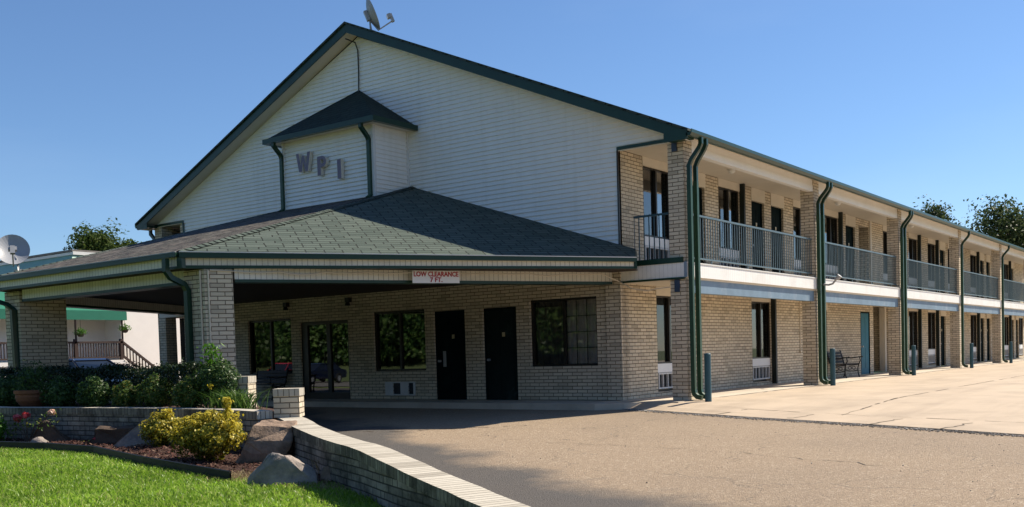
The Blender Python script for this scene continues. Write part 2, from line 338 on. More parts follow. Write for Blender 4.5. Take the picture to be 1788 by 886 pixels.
def asphaltmat():
    m,nt,b=newmat('aged_asphalt'); co=objco(nt)
    sp=noise(nt,co,95,3,.7); vor=nt.nodes.new('ShaderNodeTexVoronoi'); vor.inputs['Scale'].default_value=55; L(nt,co,vor.inputs['Vector'])
    tan=ramp(nt,sp,[(.32,(.18,.128,.082)),(.55,(.38,.285,.192)),(.74,(.62,.50,.36))])
    st=mix(nt,mth(nt,'MULTIPLY',vor.outputs['Distance'],.55),tan,(.22,.16,.115))
    vf=nt.nodes.new('ShaderNodeTexVoronoi'); vf.inputs['Scale'].default_value=30; L(nt,co,vf.inputs['Vector']); sc_=nt.nodes.new('ShaderNodeSeparateColor'); L(nt,vf.outputs['Color'],sc_.inputs[0])
    rnd=sc_.outputs[0]; near=mth(nt,'LESS_THAN',vf.outputs['Distance'],.42)
    st=mix(nt,mth(nt,'MULTIPLY',mth(nt,'MULTIPLY',ramp(nt,rnd,[(.68,0.),(.80,1.)]),near),.42),st,(.62,.52,.40)); st=mix(nt,mth(nt,'MULTIPLY',mth(nt,'MULTIPLY',ramp(nt,rnd,[(.14,1.),(.24,0.)]),near),.42),st,(.10,.075,.055))
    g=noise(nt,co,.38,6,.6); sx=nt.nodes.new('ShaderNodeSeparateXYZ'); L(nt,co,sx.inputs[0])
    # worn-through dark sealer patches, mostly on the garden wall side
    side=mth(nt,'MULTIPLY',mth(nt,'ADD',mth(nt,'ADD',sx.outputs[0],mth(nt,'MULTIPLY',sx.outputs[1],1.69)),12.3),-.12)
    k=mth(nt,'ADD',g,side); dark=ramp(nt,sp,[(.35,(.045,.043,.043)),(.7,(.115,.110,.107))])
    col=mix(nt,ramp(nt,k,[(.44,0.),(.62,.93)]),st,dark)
    g2=noise(nt,co,.23,4,.5); col=mix(nt,mth(nt,'MULTIPLY',ramp(nt,g2,[(.45,0.),(.7,1.)]),.3),col,(.13,.105,.085))
    # hairline cracks
    cv=nt.nodes.new('ShaderNodeTexVoronoi'); cv.feature='DISTANCE_TO_EDGE'; cv.inputs['Scale'].default_value=.33
    wv=nt.nodes.new('ShaderNodeTexNoise'); wv.inputs['Scale'].default_value=1.5; wv.inputs['Detail'].default_value=6; L(nt,co,wv.inputs['Vector'])
    wa=nt.nodes.new('ShaderNodeVectorMath'); wa.operation='MULTIPLY_ADD'; wa.inputs[1].default_value=(1.3,1.3,0); L(nt,wv.outputs['Color'],wa.inputs[0]); L(nt,co,wa.inputs[2]); L(nt,wa.outputs[0],cv.inputs['Vector'])
    ck=ramp(nt,cv.outputs['Distance'],[(.0,1.),(.004,0.)]); col=mix(nt,mth(nt,'MULTIPLY',ck,.55),col,(.05,.045,.04))
    L(nt,col,b.inputs['Base Color']); b.inputs['Roughness'].default_value=.85; b.inputs['Specular IOR Level'].default_value=.3
    bump(nt,b,mth(nt,'ADD',sp,mth(nt,'MULTIPLY',vor.outputs['Distance'],.6)),.012,.9); return m
def concretemat(name='concrete',c=(.49,.385,.28)):
    m,nt,b=newmat(name); co=objco(nt); f=noise(nt,co,.7,8,.65); g=noise(nt,co,70,3,.7)
    col=ramp(nt,f,[(.3,tuple(x*.74 for x in c)),(.52,c),(.75,tuple(min(1,x*1.12) for x in c))]); col=mix(nt,mth(nt,'MULTIPLY',g,.4),col,tuple(x*.62 for x in c))
    st=nt.nodes.new('ShaderNodeMapping'); st.inputs['Scale'].default_value=(1.2,.12,1); L(nt,co,st.inputs['Vector'])
    s2=noise(nt,st.outputs[0],1.0,6,.6); col=mix(nt,mth(nt,'MULTIPLY',ramp(nt,s2,[(.5,0.),(.72,1.)]),.4),col,(.25,.19,.14))
    L(nt,col,b.inputs['Base Color']); b.inputs['Roughness'].default_value=.85; bump(nt,b,g,.004,.6); return m
def soilmat(name,c1,c2,sc=6):
    m,nt,b=newmat(name); co=objco(nt); f=noise(nt,co,sc,9,.7); L(nt,ramp(nt,f,[(.3,c1),(.7,c2)]),b.inputs['Base Color']); b.inputs['Roughness'].default_value=.95; bump(nt,b,f,.05,1); return m
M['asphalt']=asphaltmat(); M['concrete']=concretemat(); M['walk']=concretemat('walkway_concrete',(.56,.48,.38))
M['soil']=soilmat('mulch_soil',(.03,.014,.010),(.11,.05,.035),14); M['lawn']=soilmat('lawn_soil',(.09,.15,.02),(.18,.22,.05),8); M['ground']=soilmat('field_ground',(.05,.09,.02),(.10,.13,.035),.4)
M['joint']=paint('joint_line',(.12,.095,.07),.9,.4,6); M['grassbank']=soilmat('grass_bank',(.05,.08,.02),(.085,.115,.035),1.5); M['road']=soilmat('road_surface',(.10,.095,.09),(.16,.15,.14),3)

# ------------------------------------------------------------------ ground surfaces
def zasph(x,y): return -.14+.021*(min(y,-1.0)+1.0) if y>-24 else -.14+.021*-23
def zlawn(x,y): return -.27+.028*min(0,y+8.7)-.032*max(0,x+4)
def sheet(name,pts,zf,mat,skirt=0,kind='structure',res=None):
    b=MB(); b.poly([(x,y,zf(x,y)) for x,y in pts]); 
    o=b.build(name,mat); o['kind']=kind; return o
def gridsheet(name,xs,ys,zf,mat,keep=None):
    b=MB()
    for i in range(len(xs)-1):
        for j in range(len(ys)-1):
            q=[(xs[i],ys[j]),(xs[i+1],ys[j]),(xs[i+1],ys[j+1]),(xs[i],ys[j+1])]
            if keep and not keep((xs[i]+xs[i+1])/2,(ys[j]+ys[j+1])/2): continue
            b.poly([(x,y,zf(x,y)) for x,y in q])
    o=b.build(name,mat,weld=True); o['kind']='structure'; return o
b=MB(); b.poly([(-900,-900,-.95),(900,-900,-.95),(900,900,-.95),(-900,900,-.95)]); b.build('ground',M['ground'])['kind']='structure'
# garden wall line (centre of its top) from the end post towards the street
WALL=[(-2.48,-8.30,.20),(-1.35,-9.0,.13),(.2,-9.86,.07),(1.35,-10.42,.03),(2.35,-10.95,-.05),(3.3,-11.42,-.13),(4.05,-11.76,-.20),(5.6,-12.45,-.30),(8.0,-13.6,-.40)]
# asphalt: right of the garden wall, under the canopy and round to the street
apts=[(-16,-.8),(-16,-7.2)]+[(-3.0,-8.2)]+[(x,y) for x,y,z in WALL]+[(10,-15.5),(14,-24),(60,-24),(60,-2)]
seg=[(-16,-1.0),(60,-1.0)]
b=MB()
def strip(pts):
    b.poly([(x,y,zasph(x,y)) for x,y in pts])
path=[(-16,-7.4),(-3.2,-8.3)]+[(x*.92+.74,y*.92-1.474) for x,y,z in WALL]+[(12,-15.8),(18,-24)]
far=[(-16,-1.0),(-3.0,-1.0)]+[(x+3.,-1.0) for x,y,z in WALL]+[(40,-1.0),(80,-1.0)]
for i in range(len(path)-1):
    p0,p1,q0,q1=path[i],path[i+1],far[i],far[i+1]
    for k in range(6):
        a,c=k/6,(k+1)/6
        lp=lambda p,q,t:(p[0]+(q[0]-p[0])*t,p[1]+(q[1]-p[1])*t)
        strip([lp(p0,q0,a),lp(p1,q1,a),lp(p1,q1,c),lp(p0,q0,c)])
b.poly([(-16,-1,-.14),(80,-1,-.14),(80,-.2,-.14),(-16,-.2,-.14)])
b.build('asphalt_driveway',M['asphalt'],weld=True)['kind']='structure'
# street and grass bank on the other side of the camera (seen in the window reflections)
gridsheet('street',[-70,70],[-34,-24],lambda x,y:-.63,M['road']); gridsheet('grass_bank',[-90,90],[-90,-44,-34],lambda x,y:-.6+.035*max(0,-34-y),M['grassbank'])
# concrete parking apron with a thick worn edge
EDGEP=[(-.95,-.72),(-.2,-1.2),(2.3,-2.3),(4.45,-3.1),(6.9,-4.15),(12,-6.0),(30,-12)]
def yedge(x): return float(np.interp(x,[p[0] for p in EDGEP],[p[1] for p in EDGEP]))
def zconc(x,y):
    yr=float(np.interp(x,[0,2.6],[-.5,1.2]))
    if y>=yr: return -.012
    ye=min(yedge(x),yr-.2); t=min(1,(yr-y)/(yr-ye)); return -.012+(zasph(x,ye)+.022+.012)*t
b=MB()
edge=EDGEP
ins=[(.03,1.4),(.5,1.4),(2.6,1.4),(4.6,1.4),(7.2,1.4),(13,1.4),(34,1.4)]
top=[[(p[0]+(q[0]-p[0])*t,p[1]+(q[1]-p[1])*t) for t in (0,.12,.3,.6,1)] for p,q in zip(edge,ins)]
for i in range(len(top)-1):
    for k in range(4):
        q=[top[i][k],top[i+1][k],top[i+1][k+1],top[i][k+1]]; b.poly([(x,y,zconc(x,y)) for x,y in q])
    (x0,y0),(x1,y1)=edge[i],edge[i+1]; b.poly([(x0,y0,-.4),(x1,y1,-.4),(x1,y1,zconc(x1,y1)),(x0,y0,zconc(x0,y0))])
b.poly([(edge[0][0],edge[0][1],-.4),(edge[0][0],edge[0][1],zconc(*edge[0])),(.03,1.4,zconc(.03,1.4)),(.03,1.4,-.4)])
b.poly([(.03,1.4,-.012),(34,1.4,-.012),(34,75,-.012),(.03,75,-.012)])
b.build('concrete_apron',M['concrete'])['kind']='structure'
# joints and cracks in the apron
def crackline(mb,pts,w,zf,jit=.02,n=14):
    P=[]
    for (x0,y0),(x1,y1) in zip(pts[:-1],pts[1:]):
        for k in range(n): P.append((x0+(x1-x0)*k/n+rng.normal(0,jit),y0+(y1-y0)*k/n+rng.normal(0,jit)))
    P.append(pts[-1])
    for i in range(len(P)-1):
        (x0,y0),(x1,y1)=P[i],P[i+1]; d=math.hypot(x1-x0,y1-y0) or 1; nx,ny=-(y1-y0)/d,(x1-x0)/d; ww=w*rng.uniform(.25,1.2)
        if rng.random()<.12: continue
        mb.poly([(x0-nx*ww,y0-ny*ww,zf(x0,y0)+.004),(x1-nx*ww,y1-ny*ww,zf(x1,y1)+.004),(x1+nx*ww,y1+ny*ww,zf(x1,y1)+.004),(x0+nx*ww,y0+ny*ww,zf(x0,y0)+.004)])
b=MB(); crackline(b,[(3.72,1.5),(3.8,12),(3.9,30)],.018,lambda x,y:-.012,.015,20); crackline(b,[(3.75,-1.9),(3.72,1.4)],.018,zconc,.02)
crackline(b,[(.2,-.55),(3.6,-1.75),(6.7,-2.75),(12,-4.5)],.014,zconc,.02); 
for x,y in ((1.5,-1.9),(3.0,-2.6),(4.6,-3.15),(5.7,-3.6)): crackline(b,[(x,y),(x+.25,y+.75)],.02,zconc,.04,6)
crackline(b,[(.06,1.5),(.07,20),(.06,40)],.02,lambda x,y:-.010,.008,60)
crackline(b,[(.05,9.5),(14,9.2)],.012,lambda x,y:-.012,.015,20); crackline(b,[(.05,20.),(14,19.9)],.012,lambda x,y:-.012,.015,20)
b.build('pavement_joints',M['joint'])['kind']='structure'
b=MB(); crackline(b,[(-3.9,-5.9),(-2.7,-5.75),(-1.9,-4.9),(-.8,-4.2)],.02,zasph,.05,10); crackline(b,[(1,-6.5),(3,-6.6),(6,-7.4)],.008,zasph,.05,16)
b.build('asphalt_cracks',M['joint'])['kind']='structure'
# walkways
b=MB(); b.box(-1.496,.02,-.5,46,-.3,0.0); b.box(-16.45,-1.496,-1.2,0.0,-.3,-.012); b.prism([(-1.496,-1.2),(-.98,-.9),(-.80,-.5),(-1.496,-.5)],-.3,-.012)
b.build('walkway',M['walk'])['kind']='structure'
# gravel crumbling along the apron edge
V=[];F=[]
def add_stone(x,y,z,s):
    k=len(V); q=rng.normal(0,1,(6,3)); base=np.array([[1,0,0],[-1,0,0],[0,1,0],[0,-1,0],[0,0,1],[0,0,-1]])*s*(1+.25*q)
    V.extend((base+[x,y,z]).tolist()); F.extend([[k+a,k+b_,k+c] for a,b_,c in ((0,2,4),(2,1,4),(1,3,4),(3,0,4),(2,0,5),(1,2,5),(3,1,5),(0,3,5))])
for _ in range(3000):
    t=rng.random()*5; i=min(int(t),4); f=t-i; (x0,y0),(x1,y1)=edge[i],edge[i+1]; d=abs(rng.normal(0,.11))+.0; x=x0+(x1-x0)*f; y=y0+(y1-y0)*f
    L_=math.hypot(x1-x0,y1-y0); nx,ny=(y1-y0)/L_,-(x1-x0)/L_; s=rng.uniform(.004,.015); add_stone(x+nx*d,y+ny*d,zasph(x,y)+s*.5,s)
for _ in range(260):
    x=rng.uniform(-3,9);y=rng.uniform(-13,-2); s=rng.uniform(.003,.009); add_stone(x,y,zasph(x,y)+s*.4,s)
tag(arr_mesh('gravel',V,F,M['gravel']),'loose grey gravel crumbling along the edge of the concrete apron','gravel',kind='stuff')
# lawn and mulch bed sheets
G0=set(bpy.data.objects); GK,GT=.92,Vector((.74,-1.474,.084))
def settle(objs):
    done=set()
    for o in objs:
        if o.parent is None: o.location=Vector(o.location)*GK+GT
        if o.type=='MESH' and o.data.name not in done:
            done.add(o.data.name); o.data.transform(Matrix.Scale(GK,4))
            for l in o.data.uv_layers:
                a=np.empty(len(l.data)*2,np.float32); l.data.foreach_get('uv',a); l.data.foreach_set('uv',a*GK)
EDGE=[(-9.5,-10.2),(-7.74,-10.08),(-6.53,-9.95),(-4.99,-10.0),(-4.37,-10.17),(-3.04,-10.43),(-1.88,-10.56),(-.88,-10.66)]
lawnpoly=EDGE+[(-.2,-10.35),(.4,-10.1)]+[(x-.05,y-.1) for x,y,z in WALL[3:]]+[(11,-16),(16,-24),(-30,-24),(-30,-10.4)]
def inpoly(x,y,P):
    c=False; n=len(P)
    for i in range(n):
        (x0,y0),(x1,y1)=P[i],P[i-1]
        if (y0>y)!=(y1>y) and x<(x1-x0)*(y-y0)/(y1-y0)+x0: c=not c
    return c
def clipgrid(name,poly,zf,mat,dx):
    b=MB(); xs=[p[0] for p in poly]; ys=[p[1] for p in poly]
    b.poly([(x,y,0) for x,y in poly]); me=bpy.data.meshes.new(name); bm=bmesh.new(); vs=[bm.verts.new((x,y,0)) for x,y in poly]; f=bm.faces.new(vs)
    for ax in (0,1):
        lo,hi=(min(xs),max(xs)) if ax==0 else (min(ys),max(ys)); n=max(1,int((hi-lo)/dx)); no=(1,0,0) if ax==0 else (0,1,0)
        for k in range(1,n):
            co=[0,0,0]; co[ax]=lo+(hi-lo)*k/n; bmesh.ops.bisect_plane(bm,geom=bm.verts[:]+bm.edges[:]+bm.faces[:],plane_co=co,plane_no=no)
    for v in bm.verts: v.co.z=zf(v.co.x,v.co.y)
    bmesh.ops.recalc_face_normals(bm,faces=bm.faces[:]); bm.to_mesh(me); bm.free(); me.materials.append(mat)
    if me.polygons[0].normal.z<0: me.flip_normals()
    o=bpy.data.objects.new(name,me); COL.objects.link(o); return o
clipgrid('lawn_ground',lawnpoly,zlawn,M['lawn'],1.0)['kind']='structure'
bedpoly=[(-9.5,-10.2)]+EDGE[1:]+[(-.2,-10.35),(.4,-10.1),(1.3,-10.45),(.1,-9.86),(-1.4,-9.0),(-2.5,-8.4),(-3.6,-8.45),(-5.2,-8.4),(-7.5,-8.5),(-9.6,-9.0)]
def zbed(x,y): return zlawn(x,y)+.02+.03*math.sin(2.1*x)*math.cos(3*y)
clipgrid('mulch_bed',bedpoly,zbed,M['soil'],.5)['kind']='structure'
b=MB(); b.poly([(-30,-10.4,-.34),(-9.5,-10.2,-.33),(-9.6,-9.0,-.3),(-30,-9,-.3)]); b.poly([(-40,-9.0,-.3),(-9.4,-9.0,-.3),(-14,-7.0,-.3),(-40,-7.0,-.3)]); b.build('side_lawn',M['lawn'])['kind']='structure'
clipgrid('far_yard',[(-16,-1),(-16,-7.2),(-60,-7.2),(-60,60),(-18.1,60),(-18.1,-1)],lambda x,y:-.16,M['asphalt'],30)['kind']='structure'
# mulch chips
V=[];F=[]
k=0
while k<9000:
    x=rng.uniform(-9.5,1.2);y=rng.uniform(-10.7,-8.4)
    if not inpoly(x,y,bedpoly): k+=0; continue
    k+=1; l=rng.uniform(.012,.045);w=rng.uniform(.004,.014);a=rng.uniform(0,6.28);ti=rng.uniform(-.5,.5); z=zbed(x,y)+rng.uniform(.004,.03)
    ca,sa=math.cos(a),math.sin(a); n=len(V)
    V+= [(x+ca*l-sa*w,y+sa*l+ca*w,z+ti*l),(x+ca*l+sa*w,y+sa*l-ca*w,z+ti*l),(x-ca*l+sa*w,y-sa*l-ca*w,z-ti*l),(x-ca*l-sa*w,y-sa*l+ca*w,z-ti*l)]; F.append([n,n+1,n+2,n+3])
tag(arr_mesh('mulch_chips',V,F,M['chip']),'reddish brown bark mulch covering the garden bed','mulch',kind='stuff')
def blades(n,region,zf,hmin,hmax,w,lean=.6):
    """grass blades: bent two-segment strips"""
    xy=region(n); n=len(xy); z=np.array([zf(x,y) for x,y in xy]); a=rng.uniform(0,2*np.pi,n); h=rng.uniform(hmin,hmax,n); l=rng.uniform(.15,lean,n)*h*1.2; w=w*rng.uniform(.6,1.3,n); tw=rng.uniform(0,2*np.pi,n)
    dx,dy=np.cos(a),np.sin(a); px,py=np.cos(tw),np.sin(tw); base=np.c_[xy,z]
    V=np.zeros((n,5,3))
    V[:,0]=base+np.c_[px*w,py*w,0*w]; V[:,1]=base-np.c_[px*w,py*w,0*w]
    mid=base+np.c_[dx*l*.4,dy*l*.4,h*.62]; V[:,2]=mid-np.c_[px*w,py*w,0*w]*.8; V[:,3]=mid+np.c_[px*w,py*w,0*w]*.8
    V[:,4]=base+np.c_[dx*l,dy*l,h*rng.uniform(.72,1.0,n)]
    i=np.arange(n)*5; F=np.concatenate([np.c_[i,i+1,i+2],np.c_[i,i+2,i+3],np.c_[i+3,i+2,i+4]])
    return V.reshape(-1,3),F
def reg(poly,bb):
    def f(n):
        out=[]
        while len(out)<n:
            x=rng.uniform(bb[0],bb[1],4000); y=rng.uniform(bb[2],bb[3],4000)
            for p,q in zip(x,y):
                if inpoly(p,q,poly): out.append((p,q))
                if len(out)>=n: break
        return np.array(out)
    return f
V1,F1=blades(60000,reg(lawnpoly,(-9.3,4.5,-13.4,-9.9)),zlawn,.03,.075,.0055,1.0)
V2,F2=blades(16000,reg(lawnpoly,(-14,9,-18,-9.9)),zlawn,.03,.08,.006)
tuft=lambda n:np.array([(cx+rng.normal(0,.09),cy+rng.normal(0,.09)) for cx,cy in [(rng.uniform(-8,3.6),rng.uniform(-12.6,-10.7)) for _ in range(n//26)] for _ in range(26) if inpoly(cx,cy,lawnpoly)])
V3,F3=blades(9000,tuft,zlawn,.05,.11,.0065,1.2)
V=np.concatenate([V1,V2,V3]); F=np.concatenate([F1,F2+len(V1),F3+len(V1)+len(V2)])
tag(arr_mesh('lawn_grass',V,F,M['grass']),'bright green unmown grass covering the front lawn','grass',kind='stuff')
# dry straw along the edging and round the rocks
def dry(n):
    out=[]
    for _ in range(n):
        t=rng.random()
        if t<.45: i=rng.integers(0,6); f=rng.random(); p,q=EDGE[i+1],EDGE[i+2] if i+2<len(EDGE) else EDGE[-1]; out.append((p[0]+(q[0]-p[0])*f+rng.normal(0,.06),p[1]+(q[1]-p[1])*f+.12+abs(rng.normal(0,.09))))
        elif t<.75: out.append((rng.normal(-1.0,.35),rng.normal(-10.45,.14)))
        elif t<.9: out.append((rng.normal(.45,.3),rng.normal(-10.35,.15)))
        else: out.append((rng.normal(-7.4,.6),rng.normal(-9.6,.12)))
    return np.array([p for p in out])
V,F=blades(5200,dry,lambda x,y:zlawn(x,y)+.02,.015,.05,.004,2.2)
tag(arr_mesh('dry_straw',V,F,M['deadgrass']),'straw coloured dead grass clippings beside the black edging and rocks','dry grass',kind='stuff')

V,F=blades(1500,reg(lawnpoly,(-9,4.5,-13.2,-10.2)),lambda x,y:zlawn(x,y)+.03,.01,.04,.004,2.0)
tag(arr_mesh('dry_clippings',V,F,M['deadgrass']),'pale dry grass clippings scattered over the green lawn','dry grass',kind='stuff')
settle(set(bpy.data.objects)-G0)

# ------------------------------------------------------------------ the motel
motel=empty('motel_building',(-9,0,0),'two storey tan brick motel with white gable, green trim and long balcony wing','motel')
YEND=46.0; XW=-1.496; XL=-16.47; XP=-17.97
RS=.4376; EX=.33; EZ=5.35; RX=-8.985; RZ=EZ+RS*(EX-RX)     # roof slope, eave, ridge
PY=[0,7.38,15.03,23.2,30.95,38.7]
def part(mb,name,mat,parent=None,**k): return mb.build(name,mat,parent or motel,**k)
# openings on the long wall: (y0,y1,z0,z1)
gw=[(1.50,2.76),(6.75,8.0),(21.7,22.97),(24.5,25.7),(32.1,33.36),(39.85,41.1),(44.0,45.2)]
gd=[(11.6,12.55),(26.55,27.4),(34.2,35.05),(35.6,36.45),(41.7,42.5),(43.1,43.85)]
gblue=(15.83,16.85)
uw=[(1.02,2.26),(4.84,6.06),(9.85,11.0),(12.45,13.68),(18.5,19.7),(21.8,23.0),(24.6,25.75),(27.9,29.0),(32.15,33.37),(39.9,41.1)]
ud=[(3.1,4.05),(6.87,7.72),(8.2,9.1),(14.45,15.4),(26.55,27.4),(34.2,35.1),(35.6,36.45),(41.7,42.5)]
holes=[(a,b,.10,2.25) for a,b in gw]+[(a,b,0.0,2.12) for a,b in gd]+[(gblue[0],gblue[1],0,2.13)]+[(17.25,19.6,0,2.35)]
holes+=[(a,b,2.80,5.06) for a,b in uw]+[(a,b,2.80,4.92) for a,b in ud]+[(15.78,16.85,2.8,5.04)]
b=MB(); b.panel((XW,0,0),((0,1,0),YEND),((0,0,1),5.34),(-.22,0,0),holes)
part(b,'side_wall',M['brick'])
b=MB(); b.box(XW-1.3,XW-1.22,17.0,19.9,0,2.45); b.box(XW-1.22,XW-.22,19.6,19.7,0,2.45); b.box(XW-1.22,XW-.22,17.15,17.25,0,2.45)
b.box(XW-.9,XW-.82,15.6,17.0,2.8,5.3); b.box(XW-.82,XW-.22,16.85,16.95,2.8,5.3)
part(b,'alcove_wall',M['brick'])
b=MB(); b.box(XW-.5,XW-.36,18.0,18.22,0,2.45); b.box(XW-.06,XW+.05,16.9,17.06,2.8,5.26); b.box(XW-.4,XW-.2,19.3,19.5,0,2.35)
part(b,'alcove_post',M['tan'])
b=MB(); b.box(XL-.2,XL,0,YEND,0,5.34); part(b,'far_side_wall',M['brick'])
b=MB(); b.box(XL,XW-.3,YEND-.2,YEND,0,5.3); part(b,'end_wall',M['siding'])
# floor slabs and ceilings of the gallery
for x0,x1 in ((XW,-.02),(XP+.02,XL)):
    b=MB(); b.box(x0+.002,x1,.02,YEND,2.46,2.78); part(b,'gallery_deck',M['tan'])
    b=MB(); b.box(x0+.002,x1-.02 if x1>-1 else x1,.06,YEND,5.262,5.33); part(b,'gallery_ceiling',M['tan'])
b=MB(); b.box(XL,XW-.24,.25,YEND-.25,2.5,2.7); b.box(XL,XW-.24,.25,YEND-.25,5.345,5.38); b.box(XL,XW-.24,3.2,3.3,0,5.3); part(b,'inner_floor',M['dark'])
# lobby front wall under the canopy
lw=[(-13.72,-11.91,.68,2.19),(-8.80,-7.05,.70,2.20),(-3.90,-2.135,.74,2.235)]; ld=[(-6.77,-5.79),(-5.26,-4.28)]; lent=(-11.55,-9.70)
H=[(a-XL,b-XL,c+.1,d+.1) for a,b,c,d in lw]+[(a-XL,b-XL,.07,2.22) for a,b in ld]+[(lent[0]-XL,lent[1]-XL,0.03,2.16),(-8.43-XL,-7.42-XL,.19,.53)]
b=MB(); b.panel((XL,0,-.1),((1,0,0),XW-XL),((0,0,1),3.0),(0,.22,0),H); part(b,'lobby_wall',M['brick'])
for xa,xb in ((-1.86,XW+.004),(XL-.004,XL+.37)):
    b=MB(); b.box(xa,xb,-.062,-.004,-.03,2.72); part(b,'lobby_pilaster',M['brick'])
# window maker -------------------------------------------------------------
def window(o,u,n,w,h,sill=False,curt='curtain',gl=('glass','glass'),grid=(3,3),depth=.09,f=.05):
    """o lower left corner on the wall face, u along, n outward"""
    o=Vector(o);u=Vector(u);n=Vector(n);z=Vector((0,0,1))
    P=lambda a,b,c:o+u*a+z*b+n*(c-depth)
    def bar(mb,a0,a1,b0,b1,c0,c1):
        ctr=P((a0+a1)/2,(b0+b1)/2,(c0+c1)/2); mb.obox(ctr,u*(a1-a0)/2,z*(b1-b0)/2,n*(c1-c0)/2)
    b=MB(); bar(b,0,f,0,h,-.05,.03); bar(b,w-f,w,0,h,-.05,.03); bar(b,f,w-f,0,f,-.05,.03); bar(b,f,w-f,h-f,h,-.05,.03); bar(b,w/2-.03,w/2+.03,f,h-f,-.05,.035)
    fr=part(b,'window',M['frame'])
    for s,(a0,a1) in enumerate(((f,w/2-.03),(w/2+.03,w-f))):
        g=MB(); c=-.01 if s else -.03; g.poly([P(a0,f,c),P(a1,f,c),P(a1,h-f,c),P(a0,h-f,c)]); part(g,'pane',M[gl[s]],fr)
    m=MB(); a0,a1=w/2+.03,w-f
    for k in range(1,grid[0]): x=a0+(a1-a0)*k/grid[0]; bar(m,x-.008,x+.008,f,h-f,-.024,-.014)
    for k in range(1,grid[1]): y=f+(h-2*f)*k/grid[1]; bar(m,a0,a1,y-.008,y+.008,-.0235,-.0145)
    part(m,'muntins',M['frame'],fr)
    c=MB(); NN=int(w/.05); prev=None
    for k in range(NN+1):
        a=f+(w-2*f)*k/NN; d=-.115+.018*math.sin(k*1.9)+.01*math.sin(k*.63+w)
        if prev: c.poly([P(prev[0],f,prev[1]),P(a,f,d),P(a,h-f*.8,d),P(prev[0],h-f*.8,prev[1])])
        prev=(a,d)
    part(c,'curtain',M[curt],fr)
    return fr
def ac_unit(o,u,n,w,h,proud=.02):
    o=Vector(o);u=Vector(u);n=Vector(n);z=Vector((0,0,1))
    b=MB(); t=.035
    P=lambda a,bb,c:o+u*a+z*bb+n*c
    def bar(mb,a0,a1,b0,b1,c0,c1): mb.obox(P((a0+a1)/2,(b0+b1)/2,(c0+c1)/2),u*(a1-a0)/2,z*(b1-b0)/2,n*(c1-c0)/2)
    bar(b,0,t,0,h,-.12,proud);bar(b,w-t,w,0,h,-.12,proud);bar(b,t,w-t,0,t,-.12,proud);bar(b,t,w-t,h-t,h,-.12,proud)
    for k in range(1,5): x=w*k/5; bar(b,x-.012,x+.012,t,h-t,-.04,proud-.006)
    fr=part(b,'air_conditioner',M['acwhite'])
    g=MB(); bar(g,t,w-t,t,h-t,-.11,-.10)
    for k in range(14): y=t+(h-2*t)*(k+.5)/14; bar(g,t,w-t,y-.006,y+.004,-.10,-.03)
    part(g,'grille',M['louver'],fr)
def tallwin(y0,y1,zb,zt,z0,gl=('glass','galglass')):
    """window over a white panel over a through-wall air conditioner, set in one tall recess"""
    U=(0,1,0);Nn=(1,0,0); w=y1-y0
    window((XW,y0,zt-1.52),U,Nn,w,1.52,depth=.045,f=.035,gl=gl)
    b=MB(); b.box(XW-.10,XW-.02,y0,y1,zt-1.72,zt-1.522); part(b,'sill_panel',M['white'])
    ac_unit((XW-.03,y0+.06,z0+.06),U,Nn,w-.12,zt-1.72-z0-.07)
    b=MB(); b.box(XW-.2,XW-.13,y0,y1,z0,zt-1.72); part(b,'recess_back',M['frame'])
for y0,y1 in gw: tallwin(y0,y1,.1,2.25,.10,('dim','dim'))
for y0,y1 in uw: tallwin(y0,y1,2.8,5.06,2.82+.09)
for k,(L_,zt,zc) in enumerate(((uw,5.06,5.258),(ud,4.92,5.258),(gw,2.25,2.455),(gd,2.12,2.455))):
    for y0,y1 in L_:
        b=MB(); b.box(XW+.003,XW+.018,y0-.03,y1+.03,zt+.004,zc); part(b,'header_board',M['tan'])
# dark fins beside the windows
b=None
for y in [2.78,8.06,23.0,25.74,33.4,41.13]:
    b=MB(); b.box(XW+.003,XW+.13,y,y+.09,.02,2.44); part(b,'window_fin',M['blackgreen'])
for y in [2.30,6.10,11.04,13.72,23.04,25.79,33.4,41.13]:
    b=MB(); b.box(XW+.003,XW+.13,y,y+.09,2.79,5.255); part(b,'window_fin',M['blackgreen'])
def door(o,u,n,w,h,mat,plate=True,handle=True):
    o=Vector(o);u=Vector(u);n=Vector(n);z=Vector((0,0,1))
    P=lambda a,b,c:o+u*a+z*b+n*c
    def bar(mb,a0,a1,b0,b1,c0,c1): mb.obox(P((a0+a1)/2,(b0+b1)/2,(c0+c1)/2),u*(a1-a0)/2,z*(b1-b0)/2,n*(c1-c0)/2)
    b=MB(); t=.05; bar(b,t,w-t,0,h-t,-.13,-.085)
    for a0,a1,b0,b1 in ((.14,w/2-.05,.2,.9),(w/2+.05,w-.14,.2,.9),(.14,w/2-.05,1.05,h-.2),(w/2+.05,w-.14,1.05,h-.2)): bar(b,a0,a1,b0,b1,-.085,-.078)
    d=part(b,'door',mat)
    f=MB(); bar(f,0,t,0,h,-.15,-.06);bar(f,w-t,w,0,h,-.15,-.06);bar(f,t,w-t,h-t,h,-.15,-.06); part(f,'door_frame',M['door'],d)
    if handle:
        k=MB(); k.lathe([(0,0),(.03,.0),(.03,.012),(.012,.02),(.012,.05),(.03,.055),(.03,.075),(0,.08)],P(.12,.95,-.085),10,M=n.to_track_quat('Z','Y').to_matrix()); part(k,'handle',M['metal'],d)
    if plate:
        k=MB(); bar(k,w/2+.02,w/2+.10,1.48,1.58,-.078,-.072); part(k,'number_plate',M['plate'],d)
    return d
for y0,y1 in gd: door((XW,y0,0),(0,1,0),(1,0,0),y1-y0,2.12,M['door'])
db=door((XW+.06,gblue[0],0),(0,1,0),(1,0,0),gblue[1]-gblue[0],2.13,M['doorblue'],False); db['label']='sky blue door on the ground floor beside the bench'
